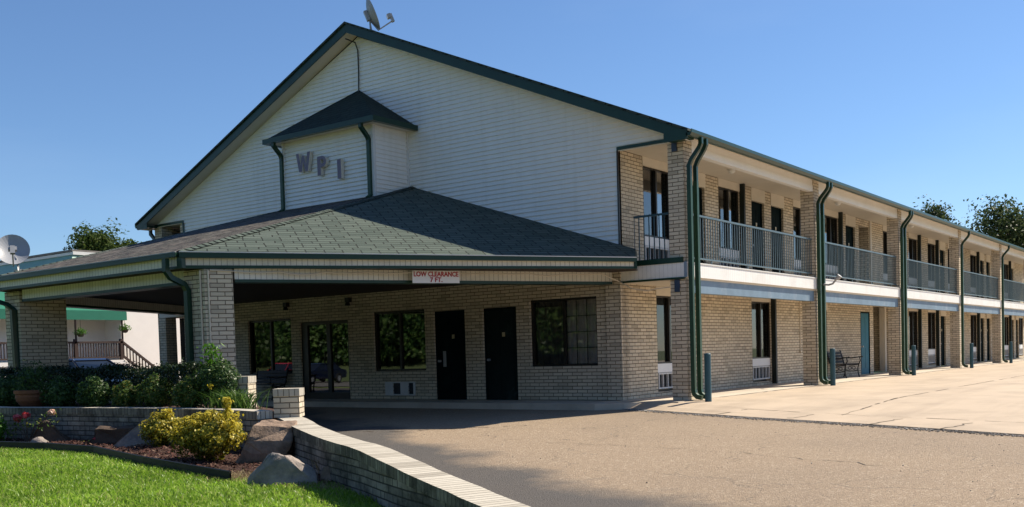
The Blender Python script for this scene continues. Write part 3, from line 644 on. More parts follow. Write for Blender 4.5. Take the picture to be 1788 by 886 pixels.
for y0,y1 in ud: door((XW,y0,2.8),(0,1,0),(1,0,0),y1-y0,2.12,M['door'])
# lobby windows and doors
for k,(x0,x1,z0,z1) in enumerate(lw):
    window((x0,0,z0),(1,0,0),(0,-1,0),x1-x0,z1-z0,curt='curtainl' if k==2 else 'dark',gl=('glass','mirror') if k<2 else ('glass','clear'),grid=(3,4 if k==2 else 1))
d=door((ld[0][0],0,-.03),(1,0,0),(0,-1,0),.98,2.15,M['door'])
kp=MB(); kp.box(-6.56,-6.46,-.004+.08,.075,.78,1.16); part(kp,'kick_plate',M['metal'],d)
d=door((ld[1][0],0,-.03),(1,0,0),(0,-1,0),.98,2.15,M['doorworn']); d['label']='dark teal door with worn scuffed paint'
# glazed double entrance
x0,x1=lent; b=MB(); t=.075
for a,c in ((x0,x0+.24),((x0+x1)/2+.05,(x0+x1)/2+.19),(x1-t,x1)): b.box(a,c,.05,.13,-.07,2.06)
b.box(x0+.24,x1-t,.052,.128,1.97,2.06); b.box(x0+.24,x1-t,.052,.128,-.07,.17); en=part(b,'entrance_door',M['frame'])
for a,c in ((x0+.24,(x0+x1)/2+.05),((x0+x1)/2+.19,x1-t)):
    g=MB(); g.poly([(a,.09,.17),(c,.09,.17),(c,.09,1.97),(a,.09,1.97)]); part(g,'pane',M['mirror'],en)
for s in (-.02,.22):
    x=(x0+x1)/2+.05+s; k=MB(); k.tube([(x,.05,.92),(x,-.01,.92),(x,-.01,1.24),(x,.05,1.24)],.014,6); part(k,'handle',M['frame'],en)
b=MB(); b.box(x0+.1,x1-.05,.2,.22,-.1,2.1); part(b,'entrance_backing',M['dark'],en)
# lobby wall unit with two dark louvre openings
b=MB(); X0,X1=-8.43,-7.42
for a,c in ((X0,X0+.26),(X0+.52,X0+.78),(X1-.06,X1)): b.box(a,c,-.02,.06,.09,.43)
b.box(X0,X1,-.0185,.06,.09,.12); b.box(X0,X1,-.0185,.06,.40,.43); a_=part(b,'air_conditioner',M['acwhite'])
b=MB()
for a,c in ((X0+.26,X0+.52),(X0+.78,X1-.06)):
    b.box(a,c,.02,.05,.12,.40)
    for k in (1,2): b.box(a,c,-.012,.02,.12+.28*k/3-.006,.12+.28*k/3+.006)
part(b,'grille',M['louver'],a_)
for x in (-12.0,-9.6):
    b=MB(); b.box(x-.07,x+.07,-.12,-.002,2.50,2.62); b.lathe([(0,0),(.05,0),(.075,-.09),(0,-.09)],(x,-.09,2.5),10); part(b,'wall_lamp',M['iron'])
# brick pillars of the gallery
for i,y in enumerate(PY):
    b=MB(); b.box(-.356,-.004,y,y+.38,-.1,2.455); b.box(-.356,-.004,y,y+.38,2.785,5.34 if i else 5.27); part(b,'pillar',M['brick'])
for y in PY[:3]:
    b=MB(); b.box(XP+.004,XP+.36,y,y+.38,-.2,2.455); b.box(XP+.004,XP+.36,y,y+.38,2.785,5.3); part(b,'pillar',M['brick'])
b=MB(); b.box(XP+.36,XL,.5,.56,-.1,2.44); part(b,'gallery_backing',M['brown'])  # dark panel added across the open walkway, standing in for its shade
b=MB(); b.box(XP+.05,XP+.11,.39,7.3,2.79,5.25); part(b,'gallery_backing',M['brick'])
# slab edge band with its grooves, blue steel beam below it
b=MB(); b.box(-.019,.035,-.035,YEND,2.50,2.775); part(b,'slab_band',M['band'])
b=MB(); b.box(-.019,.05,-.04,YEND,2.776,2.80); part(b,'slab_band_cap',M['trimwhite'])
b=MB(); b.box(XW-.3,-.02,-.035,-.004,2.50,2.79); part(b,'slab_band',M['band'])
b=MB(); b.box(XW-.3,-.05,-.055,.0,2.792,2.90); b.box(XW-.3,-.021,-.052,.05,2.462,2.497); part(b,'slab_flashing',M['green'])
b=MB(); b.box(-.018,.045,-.05,-.037,2.49,2.80); part(b,'corner_trim',M['beamblue'])
for i in range(len(PY)-1):
    b=MB(); b.box(-.17,-.03,PY[i]+.385,PY[i+1]-.004,2.19,2.458); part(b,'steel_beam',M['beamblue'])
b=MB(); b.box(-.17,-.03,PY[-1]+.385,YEND,2.19,2.458); part(b,'steel_beam',M['beamblue'])
for z0,z1 in ((5.03,5.255),(2.2,2.45)):
    b=MB(); b.box(-.25,-.14,-.03,-.003,z0,z1); part(b,'bracket_plate',paint('bracket_blue',(.035,.06,.11),.5))
# eave beam
for i in range(len(PY)):
    y1=PY[i+1]-.004 if i+1<len(PY) else YEND
    b=MB(); b.box(-.16,-.02,PY[i]+.385,y1,5.03,5.19); b.box(-.14,-.03,PY[i]+.385,y1,5.19,5.40); part(b,'eave_beam',M['trimwhite'])
b=MB(); b.slab([(-.2,-.0,5.37),(.27,-.0,5.37-.47*RS*.55),(.27,YEND,5.37-.47*RS*.55),(-.2,YEND,5.37)],(0,0,.02)); part(b,'eave_soffit',M['tan'])
# railings
def railing(p0,p1,mat,zt=3.82,zb=2.90,pitch=.122):
    p0=Vector(p0);p1=Vector(p1);d=(p1-p0);Ln=d.length;d/=Ln; n=Vector((-d.y,d.x,0))
    b=MB()
    def bar(s0,s1,z0,z1,w): b.obox(p0+d*(s0+s1)/2+Vector((0,0,(z0+z1)/2)),d*(s1-s0)/2,n*w/2,Vector((0,0,(z1-z0)/2)))
    bar(0,Ln,zt-.04,zt,.05); bar(0,Ln,zb,zb+.03,.035)
    k=int(Ln/pitch)
    for i in range(k+1): s=Ln*i/k; bar(max(0,s-.009),min(Ln,s+.009),zb+.03,zt-.04,.016)
    for i in range(int(Ln/1.9)+1):
        s=min(Ln-.02,max(.02,1.0+1.9*i)); bar(s-.015,s+.015,2.785,zb,.02)
    return part(b,'railing',mat)
for i in range(len(PY)-1): railing((-.09,PY[i]+.385,0),(-.09,PY[i+1]-.004,0),M['rail'])
railing((-.09,PY[-1]+.385,0),(-.09,YEND,0),M['rail'])
railing((-1.18,.02,0),(-.36,.02,0),M['railshade'],3.83,2.88,.112); railing((XP+.37,.02,0),(XL-.02,.02,0),M['railshade'],3.83,2.88)
# gable wall of lapped siding -------------------------------------------------
def roofz(x): return RZ-RS*abs(x-RX)
gap=.30   # vertical depth of the roof build-up at the wall
b=MB(); ex=.1016; z=2.78
def seg(z0,z1,holesx):
    zm=z1
    hw=(RZ-gap-zm)/RS
    lo,hi=max(RX-hw,XP),min(RX+hw,-.02)
    if zm<5.30: lo,hi=XL,XW
    hw0=(RZ-gap-z0)/RS; lo0,hi0=max(RX-hw0,XP),min(RX+hw0,-.02)
    if zm<5.30: lo0,hi0=XL,XW
    return lo,hi,lo0,hi0
while z<RZ-gap-.01:
    z1=min(z+ex,RZ-gap-.001); lo,hi,lo0,hi0=seg(z,z1,None)
    if hi>lo:
        b.poly([(lo0,-.028,z),(hi0,-.028,z),(hi,-.004,z1),(lo,-.004,z1)]); b.poly([(lo0,-.004,z),(hi0,-.004,z),(hi0,-.028,z),(lo0,-.028,z)])
    z=z1
part(b,'gable_siding',M['siding'])
b=MB(); b.slab([(XW,.0,2.78),(XL,.0,2.78),(XL,.0,5.3),(XP,.0,5.3),(XP,.0,5.32),(RX,.0,RZ-gap+.02),(-.0,.0,5.32),(-.0,.0,5.3),(XW,.0,5.3)],(0,.06,0)); part(b,'gable_sheathing',M['siding'])
b=MB(); b.box(XW-.02,.06,-.055,-.037,5.235,5.30); part(b,'opening_trim',M['green'])
b=MB(); b.box(XP-.06,XL+.02,-.055,-.037,5.235,5.30); b.box(XL-.02,XL+.04,-.054,-.037,4.3,5.236); part(b,'opening_trim',M['green'])
b=MB(); b.box(XW-.03,XW+.0,-.044,-.001,2.8,5.235); part(b,'corner_bead',M['frame'])
# roof
yo=-.42
for s,nm in ((1,'roof'),(-1,'roof')):
    ex_=RX+s*(EX-RX); b=MB(); b.slab([(RX,yo-.04,RZ),(ex_,yo-.04,EZ),(ex_,YEND+.4,EZ),(RX,YEND+.4,RZ)],(0,0,-.05)); part(b,'roof',M['shinglemain'])
    b=MB(); d=.215
    b.slab([(RX,yo,RZ-.051),(ex_-s*.03,yo,EZ-.051+RS*.03),(ex_-s*.03,yo,EZ-.051-d+RS*.03+.07),(ex_-s*.30,yo,EZ-.051-d+RS*.30),(RX,yo,RZ-.051-d)],(0,.03,0)); part(b,'rake_board',M['green'])
    b=MB(); b.slab([(RX,yo+.031,RZ-.051-d+.02),(ex_-s*.12,yo+.031,EZ+.12*RS-.051-d+.02),(ex_-s*.12,-.0,EZ+.12*RS-.051-d+.02),(RX,-.0,RZ-.051-d+.02)],(0,0,.02)); part(b,'rake_soffit',M['tan'])
    # gutter along the eave
    b=MB(); gx=ex_-s*.06; prof=[(0,5.21),(.09,5.21),(.125,5.27),(.125,5.335),(.11,5.335),(.105,5.28),(.0,5.27)]
    pts=[(gx+s*a,zz) for a,zz in prof]
    b.slab([(x,yo,zz) for x,zz in pts],(0,YEND+.8,0)); part(b,'gutter',M['green'])
    b=MB(); xx=(-.22,.26) if s>0 else (XP-.26,XP+.22); b.box(xx[0],xx[1],yo+.032,-.05,5.19,5.24); b.box(xx[0],xx[1],yo+.004,yo+.03,5.15,5.36); part(b,'eave_return',M['green'])
for i in range(len(PY)-1):
    for z in (5.262,2.458):
        y=(PY[i]+PY[i+1])/2+.3; b=MB(); b.lathe([(0,-.10),(.05,-.09),(.085,-.05),(.09,-.012),(.10,-.01),(.10,.0),(.0,.0)],(-.75,y,z-.002),12); part(b,'ceiling_lamp',M['trimwhite'])
# ridge cable
b=MB(); b.tube([(-9.02,-.40,9.02),(-8.97,-.12,8.98),(-8.96,-.045,8.8),(-8.95,-.05,8.3),(-8.97,-.05,7.8)],.017,6); part(b,'cable',M['blackcable'])
# downspouts
def downspout(y,parent=None,xg=.36,bend=True,x0=.095,mat='pipegreen',zb=.1,foot=(.16,0)):
    b=MB(); b.rtube([(xg,y,5.24),(xg,y,5.12),(xg-.03,y,5.05),(x0+.05,y,4.83),(x0,y,4.72),(x0,y,4.4)],.072,.078,(0,1,0)); p=part(b,'downspout_elbow',M['green'])  # darker green on this upper length paints in the eave's shadow
    b=MB(); b.rtube([(x0,y,4.43),(x0,y,.22),(x0+.015,y,.13),(x0+.08,y,.07),(x0+foot[0]+.02,y+foot[1],.05)],.082,.088,(0,1,0)); part(b,'downspout',M[mat])
for i,y in enumerate(PY):
    downspout(y+.05,x0=.095)
    if i<3: downspout(y+.27,x0=.125,xg=.36)
b=MB(); b.rtube([(XP-.36,.1,5.22),(XP-.36,.1,5.08),(XP-.1,.1,4.85),(XP-.07,.1,4.7),(XP-.07,.1,0)],.08,.08,(0,1,0)); part(b,'downspout',M['green'])
b=MB(); b.tube([(.15,7.6,2.62),(.3,7.55,2.60),(.42,7.5,2.62),(.58,7.4,2.76)],.025,8); b.lathe([(0,0),(.05,0),(.075,.12),(0,.13)],(.56,7.42,2.72),10,M=Matrix.Rotation(R(40),3,'Y')); part(b,'floodlight',M['metal'])
b=MB(); b.tube([(XW+.02,10.19,2.4),(XW+.02,10.19,.9)],.012,6); b.box(XW,XW+.05,10.15,10.23,.84,.9); part(b,'conduit',M['cable'])
# turret on the gable ----------------------------------------------------------
TL,TR,TY=-10.55,-7.41,-1.2
b=MB(); z=4.55
while z<6.55:
    z1=min(z+ex,6.55)
    b.poly([(TL,TY-.03,z),(TR,TY-.03,z),(TR,TY,z1),(TL,TY,z1)]); b.poly([(TL,TY,z),(TR,TY,z),(TR,TY-.03,z),(TL,TY-.03,z)])
    b.poly([(TR+.02,TY,z),(TR+.02,-.02,z),(TR,-.02,z1),(TR,TY,z1)]); b.poly([(TR,TY,z),(TR,-.02,z),(TR+.02,-.02,z),(TR+.02,TY,z)])
    b.poly([(TL-.02,-.02,z),(TL-.02,TY,z),(TL,TY,z1),(TL,-.02,z1)]); z=z1
b.poly([(TL,TY,6.55),(TR,TY,6.55),(TR,0,6.55),(TL,0,6.55)])
part(b,'turret_wall',M['siding'])
for q in ((TR-.035,TR+.035,TY-.042,TY+.035,4.5,6.55),(TR-.0,TR+.04,-.07,-.01,5.0,6.55),(TL-.03,TL+.03,TY-.04,TY+.03,4.5,6.55)):
    b=MB(); b.box(*q); part(b,'turret_corner_trim',M['trimwhite'])
gx0,gx1,gy=TL-.30,TR+.30,TY-.30; AP=(-8.985,0,7.82)
b=MB(); e=6.63
b.poly([(gx0,gy,e),(gx1,gy,e),AP]); b.poly([(gx1,gy,e),(gx1,-.03,e),(AP[0],-.03,AP[2])]); b.poly([(gx0,-.03,e),(gx0,gy,e),(AP[0],-.03,AP[2])]); part(b,'turret_roof',M['shingledark'])
b=MB(); b.box(gx0-.07,gx1+.07,gy-.07,gy+.05,6.50,6.62); b.box(gx1-.05,gx1+.07,gy+.05,-.03,6.50,6.62); b.box(gx0-.07,gx0+.05,gy+.05,-.03,6.50,6.62); part(b,'turret_gutter',M['green'])
b=MB(); b.box(gx0,gx1,gy+.05,-.03,6.515,6.54); part(b,'turret_soffit',M['tan'])
for x,zz in ((TL-.02,4.72),(TR-.09,4.72)):
    b=MB(); b.rtube([(x,gy-.01,6.52),(x,gy-.01,6.43),(x,gy+.06,6.36),(x,TY-.11,6.24),(x,TY-.065,6.16),(x,TY-.065,6.05)],.09,.08,(1,0,0)); part(b,'downspout_elbow',M['green'])
    b=MB(); b.rtube([(x,TY-.065,6.07),(x,TY-.065,4.88),(x,TY-.16,4.80)],.095,.075,(1,0,0)); part(b,'downspout',M['pipegreen'])
# canopy over the drive -------------------------------------------------------
A=(-5.73,-7.83,2.98);Bq=(-.80,-.65,2.915);Lq=(-12.24,-7.83,2.98);B2=(-17.17,-.65,2.915);aR=(-7.30,-.03,5.18);aL=(-10.67,-.03,5.18)
def planez(p,P0,P1,P2):
    n=(Vector(P1)-Vector(P0)).cross(Vector(P2)-Vector(P0)); return P0[2]-((p[0]-P0[0])*n.x+(p[1]-P0[1])*n.y)/n.z
gb=(-1.12,-.05); gz=planez(gb,A,Bq,aR); gB=(gb[0],gb[1],gz); gB2=(-17.97-gb[0],gb[1],gz)
b=MB(); b.slab([A,Bq,gB,aR],(0,0,-.05)); part(b,'canopy_roof',M['shingle'])
b=MB(); b.slab([Lq,A,aR,aL],(0,0,-.05)); part(b,'canopy_roof',M['shinglebrown'])
b=MB(); b.slab([B2,Lq,aL,gB2],(0,0,-.05)); part(b,'canopy_roof',M['shinglebrown'])
# hip caps
for P,Q in ((A,aR),(Lq,aL)):
    b=MB(); P_=Vector(P);Q_=Vector(Q); d=(Q_-P_); n=Vector((-d.y,d.x,0)).normalized(); k=int(d.length/.15)
    for i in range(k):
        c0=P_+d*i/k; c1=P_+d*(i+1.25)/k; 
        b.poly([c0+n*.13+Vector((0,0,-.012)),c0+Vector((0,0,.022)),c1+Vector((0,0,.014)),c1+n*.13+Vector((0,0,-.03))]); b.poly([c0+Vector((0,0,.022)),c0-n*.13+Vector((0,0,-.012)),c1-n*.13+Vector((0,0,-.03)),c1+Vector((0,0,.014))])
    part(b,'hip_cap',M['shingle'])
def along(P,Q,offs0,offs1,z0P,z1P,z0Q,z1Q,trim0=0,trim1=0):
    """board between P and Q: offs0..offs1 inward offset, heights at both ends"""
    P=Vector((P[0],P[1],0));Q=Vector((Q[0],Q[1],0));d=(Q-P).normalized();n=Vector((-d.y,d.x,0))
    P=P+d*trim0;Q=Q-d*trim1
    b=MB(); c=[P+n*offs0,P+n*offs1,Q+n*offs1,Q+n*offs0]; zz=[(z0P,z1P),(z0P,z1P),(z0Q,z1Q),(z0Q,z1Q)]
    bo=[(p.x,p.y,z[0]) for p,z in zip(c,zz)]; to=[(p.x,p.y,z[1]) for p,z in zip(c,zz)]
    b.poly(bo); b.poly(to[::-1])
    for i in range(4):
        j=(i+1)%4; b.poly([bo[i],to[i],to[j],bo[j]])
    return b
ring=[B2,Lq,A,Bq]
for P,Q in zip(ring[:-1],ring[1:]):
    zp,zq=P[2],Q[2]
    part(along(P,Q,.02,.06,2.69,2.745,2.69,2.735),'canopy_trim',M['green'])
    part(along(P,Q,.03,.055,2.745,zp-.11,2.735,zq-.085),'canopy_fascia',M['fascia'])
    g=along(P,Q,-.075,.05,zp-.11,zp-.018,zq-.09,zq-.018); part(g,'canopy_gutter',M['green'])
    part(along(P,Q,-.082,-.05,zp-.016,zp+.0,zq-.016,zq+.0),'canopy_drip_edge',M['trimwhite'] if P is A else M['metal'])
b=MB(); b.box(A[0]-.075,A[0]+.075,A[1]-.0,A[1]+.075,2.692,2.93); part(b,'canopy_corner',M['green'])
b=MB(); b.slab([(Bq[0]-.02,Bq[1]-.0,2.69),(Bq[0]+.03,Bq[1]+.03,2.69),(Bq[0]+.03,Bq[1]+.03,2.9),(Bq[0]-.02,Bq[1]+.0,2.9)],(-.05,.06,0)); b.slab([(Bq[0],Bq[1],2.70),(gb[0],gb[1],2.70),(gb[0],gb[1],gz-.05),(Bq[0],Bq[1],2.87)],(.02,.02,0)); part(b,'canopy_end',M['green'])
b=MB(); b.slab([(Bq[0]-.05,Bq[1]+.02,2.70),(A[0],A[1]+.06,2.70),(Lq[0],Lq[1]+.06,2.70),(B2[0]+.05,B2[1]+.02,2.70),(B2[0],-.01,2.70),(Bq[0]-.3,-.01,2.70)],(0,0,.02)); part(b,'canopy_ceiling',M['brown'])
# beams on the canopy pillars
def beam(P,Q,th=.28,z0=2.45,z1=2.70,t0=0,t1=0):
    P=(P[0],P[1],0);Q=(Q[0],Q[1],0)
    part(along(P,Q,0,th,z0+.055,z1,z0+.055,z1,t0,t1),'canopy_beam',M['fascia']); part(along(P,Q,-.012,th+.012,z0,z0+.054,z0,z0+.054,t0,t1),'beam_trim',M['green'])
cA=(-5.51,-7.49);dAB=Vector((.495,.869));
beam((cA[0]+dAB.x*.0,cA[1]+dAB.y*.0),(-1.69,-.07),t0=.52)
cL=(-17.97-cA[0],-7.49)
beam((cL[0],-7.45),(cA[0],-7.45),t0=.66,t1=.62)
beam((-17.97+1.69,-.07),(cL[0],cL[1]),t1=.52)
pil=[(-6.10,-7.49),cA,(-5.27,-7.07),(-5.74,-6.80),(-6.10,-6.80)]; pil2=[(-6.12,-7.49),cA,(-5.3,-7.1),(-5.6,-6.45),(-6.12,-6.45)]
for mir in (0,1):
    b=MB(); b.prism([((-17.97-x) if mir else x,y) for x,y in (pil2 if mir else pil)],-.3,2.68); part(b,'canopy_pillar',M['brick'])
# downspouts and conduits of the canopy
b=MB(); b.rtube([(-5.98,-7.93,2.87),(-5.98,-7.93,2.66),(-5.98,-7.84,2.55),(-5.95,-7.6,2.44),(-5.93,-7.545,2.32),(-5.93,-7.545,.25)],.10,.085,(1,0,0)); part(b,'downspout',M['green'])
b=MB(); b.rtube([(-12.42,-7.93,2.87),(-12.42,-7.93,2.66),(-12.40,-7.82,2.52),(-12.2,-7.6,2.42),(-12.0,-7.545,2.28),(-11.98,-7.545,.25)],.10,.085,(1,0,0)); part(b,'downspout',M['green'])
b=MB(); b.tube([(-5.60,-7.51,2.66),(-5.60,-7.51,.5)],.016,6); b.tube([(-5.47,-7.44,2.66),(-5.47,-7.44,1.32)],.016,6); b.tube([(-5.62,-7.52,1.28),(-5.47,-7.45,1.32),(-5.36,-7.3,1.28)],.02,6); part(b,'conduit',M['cable'])
def onbeam(s,off,z): 
    p=Vector((-5.51,-7.49))+dAB*s+Vector((dAB.y,-dAB.x))*off; return (p.x,p.y,z)
b=MB(); pts=[(.1,2.66),(.5,2.645)]
for k in range(9):
    s0=.5+k*.82
    for t in (.25,.5,.75,1.0): pts.append((s0+.82*t,2.64-.05*(4*t*(1-t))*(1.0 if k%3==1 else .35)))
path=[onbeam(s,.012,z) for s,z in pts]+[(-1.5,-.12,2.50),(-1.2,-.10,2.33),(-.9,-.02,2.27),(-.62,.0,2.30),(-.37,-.01,2.31)]
b.tube(path,.011,5); part(b,'cable',M['cable'])

# ------------------------------------------------------------------ signs
def textmesh(s,size,ext,off=.0):
    cu=bpy.data.curves.new('txt','FONT'); cu.body=s; cu.size=size; cu.extrude=ext; cu.offset=off; cu.align_x='CENTER'; cu.resolution_u=3
    o=bpy.data.objects.new('txt',cu); COL.objects.link(o); dg=bpy.context.evaluated_depsgraph_get(); me=bpy.data.meshes.new_from_object(o.evaluated_get(dg)); bpy.data.objects.remove(o); bpy.data.curves.remove(cu); return me
sg=empty('clearance_sign',onbeam(4.27,.03,2.44),'white board with red clearance lettering fixed to the canopy beam','sign',rz=math.atan2(dAB.y,dAB.x))
b=MB(); b.box(-.475,.475,-.012,.012,0,.235); o=b.build('board',M['white']); o.parent=sg
for s,z,sz in (('LOW CLEARANCE',.128,.128),('7 FT.',.022,.122)):
    me=textmesh(s,sz,.003,.0035); me.transform(Matrix.Translation((0,-.016,z))@Matrix.Rotation(R(90),4,'X')@Matrix.Scale(.86 if len(s)>6 else 1.0,4,(1,0,0))); me.materials.clear(); me.materials.append(M['red']); o=bpy.data.objects.new('lettering',me); COL.objects.link(o); o.parent=sg
ws=empty('letter_sign',(-9.05,TY,5.3),'three grey raised block letters W P I on the white turret','sign')
def letter(polys,x,z):
    b=MB()
    for P in polys: b.slab([(x+a-.0,TY-.14,z+c) for a,c in P],(0,.10,0))
    o=b.build('letter',[M['letterface'],M['letterside']],ws)
    for p in o.data.polygons: p.material_index=0 if p.normal.y<-.9 else 1
hw=.46
letter([[(0,hw),(.105,hw),(.16,.16),(.225,hw-.07),(.295,hw-.07),(.36,.16),(.415,hw),(.52,hw),(.42,0),(.315,0),(.26,.25),(.205,0),(.10,0)]],-9.95,5.70)
arc=[(.17+.145*math.cos(t),.325+.135*math.sin(t)) for t in [math.pi/2-k*math.pi/8 for k in range(9)]]; arci=[(.17+.055*math.cos(t),.325+.05*math.sin(t)) for t in [math.pi/2-k*math.pi/8 for k in range(9)]]
letter([[(0,hw),(0,0),(.12,0),(.12,hw)],[(.121,hw),(.121,hw-.085),arci[0],arc[0]],[(.121,.275),(.121,.19),arc[-1],arci[-1]]]+[[arc[k],arci[k],arci[k+1],arc[k+1]] for k in range(8)],-9.19,5.53)
letter([[(0,hw),(0,0),(.13,0),(.13,hw)]],-8.50,5.37)

# ------------------------------------------------------------------ dishes
def dish(name,loc,label,rad,az,el,mast,lean=0.0,arm=.62,group=None):
    t=empty(name,loc,label,'satellite dish',group)
    org=Vector(loc); c=org+Vector(mast); Rm=Matrix.Rotation(az,3,'Z')@Matrix.Rotation(math.pi/2-el,3,'Y')   # local z -> look direction
    prof=[(rad*k/8,.16*rad*(k/8)**2*2) for k in range(9)]; prof=[(max(r,.002),z) for r,z in prof]
    b=MB(); S=Matrix.Scale(.88,3,(0,1,0)); b.lathe(prof+[(rad*1.0,prof[-1][1]-.012)]+[(max(r,.002),z-.012) for r,z in prof[:-1][::-1]],c,28,M=Rm@S); b.build('reflector',M['dishgrey'],t,smooth=True)
    lo=c+Rm@Vector((rad*.95,0,.30*rad)); tip=c+Rm@Vector((rad*.80,0,arm+.25*rad))
    b=MB(); b.tube([c+Rm@Vector((.1,0,-.03)),lo+Rm@Vector((.03,0,-.05)),tip],.018,8); b.build('feed_arm',M['metal'],t)
    b=MB(); b.obox(tip+Rm@Vector((-.07,0,.0)),Rm@Vector((.10,0,0)),Rm@Vector((0,.05,0)),Rm@Vector((0,0,.035))); b.obox(tip+Rm@Vector((-.13,0,-.05)),Rm@Vector((.045,0,0)),Rm@Vector((0,.09,0)),Rm@Vector((0,0,.045))); b.build('feed_horn',M['metal'],t,bevel=.01)
    b=MB(); b.tube([org,org+Vector((mast[0]*.3,mast[1]*.3,mast[2]*.6)),c+Rm@Vector((0,0,-.06))],.022,8); b.tube([org+Vector((.12,-.08,-.03)),org+Vector((mast[0]*.3,mast[1]*.3,mast[2]*.6))],.012,6); b.obox(c+Rm@Vector((0,0,-.05)),Rm@Vector((.12,0,0)),Rm@Vector((0,.07,0)),Rm@Vector((0,0,.04))); b.box(org.x-.1,org.x+.1,org.y-.07,org.y+.07,org.z-.02,org.z+.01); b.build('mast',M['metal'],t)
    return t
dish('satellite_dish',(-8.20,-.34,9.04),'small grey satellite dish seen edge on at the roof ridge',.40,R(47),R(22),(-.05,0,.40),arm=.40)
dish('satellite_dish',(-13.62,-6.55,3.30),'large grey satellite dish on the left edge of the canopy roof',.41,R(-28),R(28),(-.22,-.0,.42),arm=.38)

# ------------------------------------------------------------------ bollards and benches
def bollard(y,x,label):
    t=empty('bollard',(x,y,-.02),label,'bollard','teal pipe bollards along the gallery')
    b=MB(); b.lathe([(.066,-.1),(.066,.93)],t.location,16); b.build('post',M['bollard'],t,smooth=True)
    b=MB(); b.lathe([(.069,.93),(.069,.945),(.055,.965),(.0,.972)],t.location,16); b.build('cap',M['bollard'],t)
for i,(y,lb) in enumerate(zip([-.06,7.28,14.9,23.0,30.7],['nearest teal bollard in front of the corner pillar downspouts','teal bollard by the second pillar, just left of the iron bench','teal bollard by the third pillar, right of the blue door','teal bollard by the fourth pillar of the long wing','small far teal bollard by the fifth pillar near the right edge','farthest teal bollard by the sixth pillar'])):
    bollard(y,.46,lb)
def bench(loc,rz,L_,label,col='slat'):
    t=empty('park_bench',loc,label,'bench',None,rz)
    def bl(mb,name,mat): o=mb.build(name,mat); o.parent=t; return o
    for s in (-1,1):
        x=s*L_/2; b=MB()
        b.tube([(x,.26,0),(x,.22,.12),(x,.20,.28),(x,.23,.42)],.019,6); b.tube([(x,-.24,0),(x,-.20,.12),(x,-.19,.28),(x,-.22,.42)],.019,6)
        b.tube([(x,.24,.40),(x,.29,.60),(x,.36,.82),(x,.37,.86)],.019,6); b.tube([(x,-.24,.41),(x,0,.375),(x,.25,.41)],.019,6)
        b.tube([(x,-.22,.42),(x,-.27,.52),(x,-.25,.61),(x,-.31,.655),(x,-.35,.63)],.017,6); b.tube([(x,-.27,.64),(x,0,.60),(x,.29,.62)],.017,6)
        b.tube([(x,.20,.22),(x,.06,.19),(x,-.06,.19),(x,-.19,.22)],.014,6)
        for k in (-1,1): b.tube([(x,k*.06+.05*math.cos(a),.29+.05*math.sin(a)) for a in [j*math.pi/5 for j in range(11)]],.010,5)
        bl(b,'end_frame',M['iron'])
    b=MB()
    for k in range(5): b.box(-L_/2-.02,L_/2+.02,-.22+.095*k,-.15+.095*k,.418,.44)
    bl(b,'seat',M[col])
    b=MB()
    for k in range(4):
        z=.50+.09*k; y=.265+.24*(z-.42); b.obox((0,y,z),(L_/2+.02,0,0),(0,.012,.0),(0,.009,.036))
    bl(b,'backrest',M[col]); return t
bench((-1.08,12.95,0),R(90),1.25,'black iron bench against the tan brick wall, left of the blue door')
bench((-12.62,-.45,-.03),0,1.25,'dark bench in deep shade under the left lobby window')

# ------------------------------------------------------------------ garden walls
G0=set(bpy.data.objects)
def cappedwall(name,pts,base,w,label,cat,split=None):
    """brick wall along pts (x,y,ztop); soldier course cap"""
    t=empty(name,(pts[len(pts)//2][0],pts[len(pts)//2][1],base(pts[len(pts)//2][0],pts[len(pts)//2][1])),label,cat)
    body=MB(); cap=MB(); cap.walluv=True; n=len(pts); off=[]
    for i in range(n):
        a=Vector(pts[max(i-1,0)]);c=Vector(pts[min(i+1,n-1)]); d=(c-a); d.z=0; d.normalize(); off.append(Vector((-d.y,d.x,0)))
    for i in range(n-1):
        p=Vector(pts[i]);q=Vector(pts[i+1]);a=off[i]*w/2;c=off[i+1]*w/2; ch=Vector((0,0,.115)); zb0=base(p.x,p.y)-.3;zb1=base(q.x,q.y)-.3
        fl=lambda v,z:Vector((v.x,v.y,z))
        for s in (-1,1):
            P,Q=p+a*s*.93,q+c*s*.93; q4=[fl(P,zb0),fl(Q,zb1),Q-ch,P-ch]; body.poly(q4 if s<0 else q4[::-1])
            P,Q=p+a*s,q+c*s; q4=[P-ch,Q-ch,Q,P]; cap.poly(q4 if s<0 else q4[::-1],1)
        cap.poly([p-a,q-c,q+c,p+a]); cap.poly([p+a-ch,q+c-ch,q-c-ch,p-a-ch])
    for i,s in ((0,1),(n-1,-1)):
        p=Vector(pts[i]);a=off[i]*w/2;ch=Vector((0,0,.115)); zb=base(p.x,p.y)-.3
        q4=[Vector(((p-a*.93).x,(p-a*.93).y,zb)),Vector(((p+a*.93).x,(p+a*.93).y,zb)),p+a*.93-ch,p-a*.93-ch]; body.poly(q4 if s<0 else q4[::-1])
        q4=[p-a-ch,p+a-ch,p+a,p-a]; cap.poly(q4 if s<0 else q4[::-1])
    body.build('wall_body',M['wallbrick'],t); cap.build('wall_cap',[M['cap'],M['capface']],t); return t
def subdiv(pts,k):
    out=[]
    for p,q in zip(pts[:-1],pts[1:]):
        for i in range(k): f=i/k; out.append(tuple(p[j]+(q[j]-p[j])*f+(rng.normal(0,.006) if j<2 else rng.normal(0,.004)) for j in range(3)))
    out.append(pts[-1]); return out
cappedwall('retaining_wall',subdiv(WALL,3),lambda x,y:zlawn(x,y)-.05,.36,'curving low brick retaining wall between lawn and asphalt with sunlit cap','wall')
